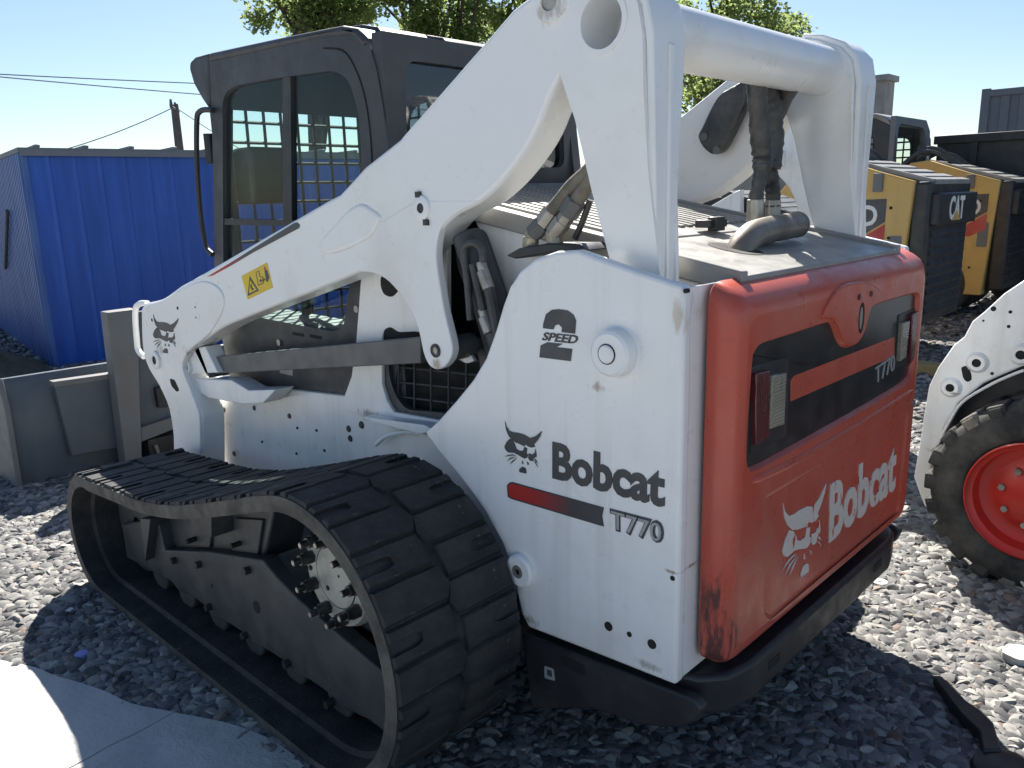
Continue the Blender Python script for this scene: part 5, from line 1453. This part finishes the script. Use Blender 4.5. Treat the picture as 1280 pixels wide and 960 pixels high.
# ------------------------------------------------------------------ utility pole and wires
UP = thing('utility_pole', (21.8, -8.5, 0), 'thin grey utility pole rising behind the blue shed', 'utility pole')
pt = [(21.836,-8.472,4.259)][0]
MB().cyl((pt[0], pt[1], 0), (pt[0], pt[1], pt[2]), 0.15, 0.10, 14).build('shaft', 'wood', UP)
MB().cyl((pt[0] - 0.55, pt[1] + 0.35, pt[2] - 0.12), (pt[0] + 0.45, pt[1] - 0.3, pt[2] - 0.12), 0.045, seg=8).build('cross_arm', 'wood', UP)
for k in (-0.5, 0.1, 0.4):
    MB().cyl((pt[0] + k, pt[1] - k * 0.65, pt[2] - 0.1), (pt[0] + k, pt[1] - k * 0.65, pt[2] + 0.08), 0.05, 0.03, 8).build('insulator', 'bar', UP)
def wire(name, a, b_, sag, label, r=0.02):
    a, b_ = Vector(a), Vector(b_)
    pts = [a.lerp(b_, i / 20) - Vector((0, 0, sag * 4 * (i / 20) * (1 - i / 20))) for i in range(21)]
    return tag(MB().tube(pts, r, 6).build(name, 'container'), label, 'wire', 'overhead wires')
top = Vector(pt) + Vector((0, 0, -0.05))
wire('overhead_wire', top, [(22.602,-3.184,2.482)][0], 0.25, 'overhead wire sagging from the utility pole to behind the blue shed', 0.013)
wire('overhead_wire', top, [(23.875,-14.922,1.626)][0], 0.15, 'overhead wire running from the utility pole towards the cab', 0.012)
wire('overhead_wire', [(15.122,0.562,3.793)][0], [(10.750,-21.154,3.679)][0], 0.30, 'upper wire of the pair crossing the sky above the blue shed', 0.009)
wire('overhead_wire', [(15.124,0.580,3.686)][0], [(10.780,-21.139,4.438)][0], 0.22, 'lower wire of the pair crossing the sky above the blue shed', 0.009)

# ------------------------------------------------------------------ trees
def tree(base, height, crown_c, crown_r, seed, n, label, leaf=0.12):
    rnd = random.Random(seed)
    T = thing('tree', base, label, 'tree', 'trees behind the yard')
    tr_ = MB()
    b0 = Vector(base); top_ = Vector(crown_c)
    tr_.tube(spline([b0, b0.lerp(top_, 0.4) + Vector((0.1, 0.1, 0)), top_ + Vector((0, 0, crown_r[2] * 0.4))], 6), 0.2, 10, [0.24 - 0.17 * i / 12 for i in range(13)])
    clumps = []
    for i in range(46):
        while True:
            p = Vector((rnd.uniform(-1, 1), rnd.uniform(-1, 1), rnd.uniform(-1, 1)))
            if 0.25 < p.length < 1: break
        c_ = Vector((p.x * crown_r[0], p.y * crown_r[1], p.z * crown_r[2])) + top_
        clumps.append((c_, rnd.uniform(0.22, 0.60)))
        st0 = b0.lerp(top_, rnd.uniform(0.45, 1.0))
        tr_.tube(spline([st0, st0.lerp(c_, 0.5) + Vector((rnd.gauss(0, .12), rnd.gauss(0, .12), 0.12)), c_], 4), 0.03, 6, [0.055 - 0.005 * k for k in range(9)])
    tr_.build('trunk', 'bark', T)
    mb = MB()
    for i in range(int(n * 1.45)):
        c_, r = rnd.choice(clumps)
        p = Vector((rnd.gauss(0, 1), rnd.gauss(0, 1), rnd.gauss(0, 1))).normalized() * r * rnd.random() ** 0.45 * 1.15
        p.z *= 0.75
        c2 = c_ + p
        u = Vector((rnd.gauss(0, 1), rnd.gauss(0, 1), rnd.gauss(0, 0.6))).normalized()
        w = u.cross(Vector((rnd.gauss(0, 1), rnd.gauss(0, 1), rnd.gauss(0, 1)))).normalized()
        l = leaf * rnd.uniform(0.55, 1.1)
        mb.add([c2 - u * l * 0.5, c2 + w * l * 0.30 - u * l * 0.05, c2 + u * l * 0.5, c2 - w * l * 0.30 - u * l * 0.05], [(0, 1, 2, 3)])
    me = bpy.data.meshes.new('crown'); me.from_pydata(mb.v, [], mb.f)
    link('crown', me, 'leaf', T)
    return T
tc = [(13.284,-7.380,5.279)][0]; tree((tc[0], tc[1], 0), 7, (tc[0], tc[1], tc[2] + 0.35), (1.45, 1.45, 1.25), 11, 8000, 'leafy green tree whose crown overhangs the front of the cab roof')
tc = [(12.580,-9.900,5.366)][0]; tree((tc[0], tc[1], 0), 7, (tc[0], tc[1], tc[2] + 0.1), (1.9, 1.9, 1.5), 12, 10500, 'leafy green tree rising behind the rear of the cab')
tc = [(11.381,-12.442,5.388)][0]; tree((tc[0], tc[1], 0), 7, (tc[0], tc[1], tc[2] - 0.1), (2.0, 2.0, 1.7), 15, 8000, 'leafy green tree mostly hidden by the raised arm')
tc = [(7.962,-13.583,4.425)][0]; tree((tc[0], tc[1], 0), 6, (tc[0], tc[1], tc[2]), (1.95, 1.95, 1.35), 13, 9500, 'leafy green tree seen above and below the cross tube')

# ------------------------------------------------------------------ small things on the ground
def scrap(name, px3, h, mat, label, cat):
    return tag(MB().prism(px3, 'z', 0.022, 0.022 + h).build(name, mat, None, 0.001), label, cat)
scrap('bottle_cap', circle2([(2.066,1.354)][0], 0.022, 18), 0.014, 'cap', 'violet plastic bottle cap on shaded gravel', 'bottle cap')
scrap('paper_scrap', [(1.762,1.346),(1.760,1.314),(1.726,1.302),(1.716,1.334)], 0.002, 'white_plastic', 'pale paper scrap beside the slab edge', 'paper')
scrap('paper_scrap', [(2.448,1.308),(2.479,1.252),(2.455,1.248),(2.412,1.309)], 0.004, 'white_plastic', 'narrow pale strip of card on gravel near the track front', 'paper')
scrap('plastic_shard', [(1.872,1.264),(1.925,1.232),(1.865,1.245),(1.866,1.258)], 0.003, 'white_plastic', 'small white plastic shard between slab and track', 'plastic')
scrap('white_lid', circle2([(0.183,-0.976)][0], 0.028, 20), 0.01, 'white_plastic', 'round white lid on sunlit gravel', 'lid')
fs_ = scrap('flat_stone', rounded([(-0.304,-0.681),(-0.306,-0.753),(-0.357,-0.778),(-0.390,-0.706),(-0.366,-0.661)], 0.02), 0.03, 'slab', 'pale flat stone on sunlit gravel', 'stone')
scrap('ochre_scrap', [(0.169,-0.917),(0.143,-0.896),(0.105,-0.820),(0.125,-0.811)], 0.006, 'ochre', 'ochre wrapper on gravel below the white lid', 'wrapper')
scrap('wood_chip', [(0.033,-0.827),(0.013,-0.868),(0.000,-0.793),(0.013,-0.774)], 0.006, 'ochre', 'small ochre chip on sunlit gravel', 'chip')
# bent black lever with its foot
LV = thing('steel_lever', (-0.35, -0.25, 0), 'bent black steel lever lying on gravel at the edge of the shadow', 'lever')
lp = [(-0.185,-0.379),(-0.204,-0.396),(-0.300,-0.306),(-0.348,-0.282),(-0.386,-0.243),(-0.432,-0.129),(-0.394,-0.096),(-0.365,-0.178),(-0.309,-0.223),(-0.255,-0.287)]
MB().prism(lp, 'z', 0.030, 0.062).build('arm', 'black', LV, 0.006)
dc = [(-0.463,-0.082)][0]
MB().lathe((dc[0], dc[1], 0.01), (0, 0, 1), [(0.0, 0.045), (0.045, 0.048), (0.085, 0.035), (0.10, 0.0)], 32).build('foot', 'black', LV)
# bent white rod by the wheel
wr = [(-0.165,-1.381),(-0.175,-1.399),(-0.239,-1.266),(-0.304,-1.141)]
tag(MB().tube([(p[0], p[1], 0.06) for p in wr], 0.006, 8).build('metal_rod', 'white_plastic'), 'thin bent white rod in front of the red-rimmed wheel', 'rod')
# timber sleepers under the back row
tag(MB().box(0.4, 3.2, -5.2, -5.02, 0.0, 0.10).build('timber_sleeper', 'ochre', None, 0.01), 'weathered timber sleeper lying along the first yellow loader', 'sleeper')
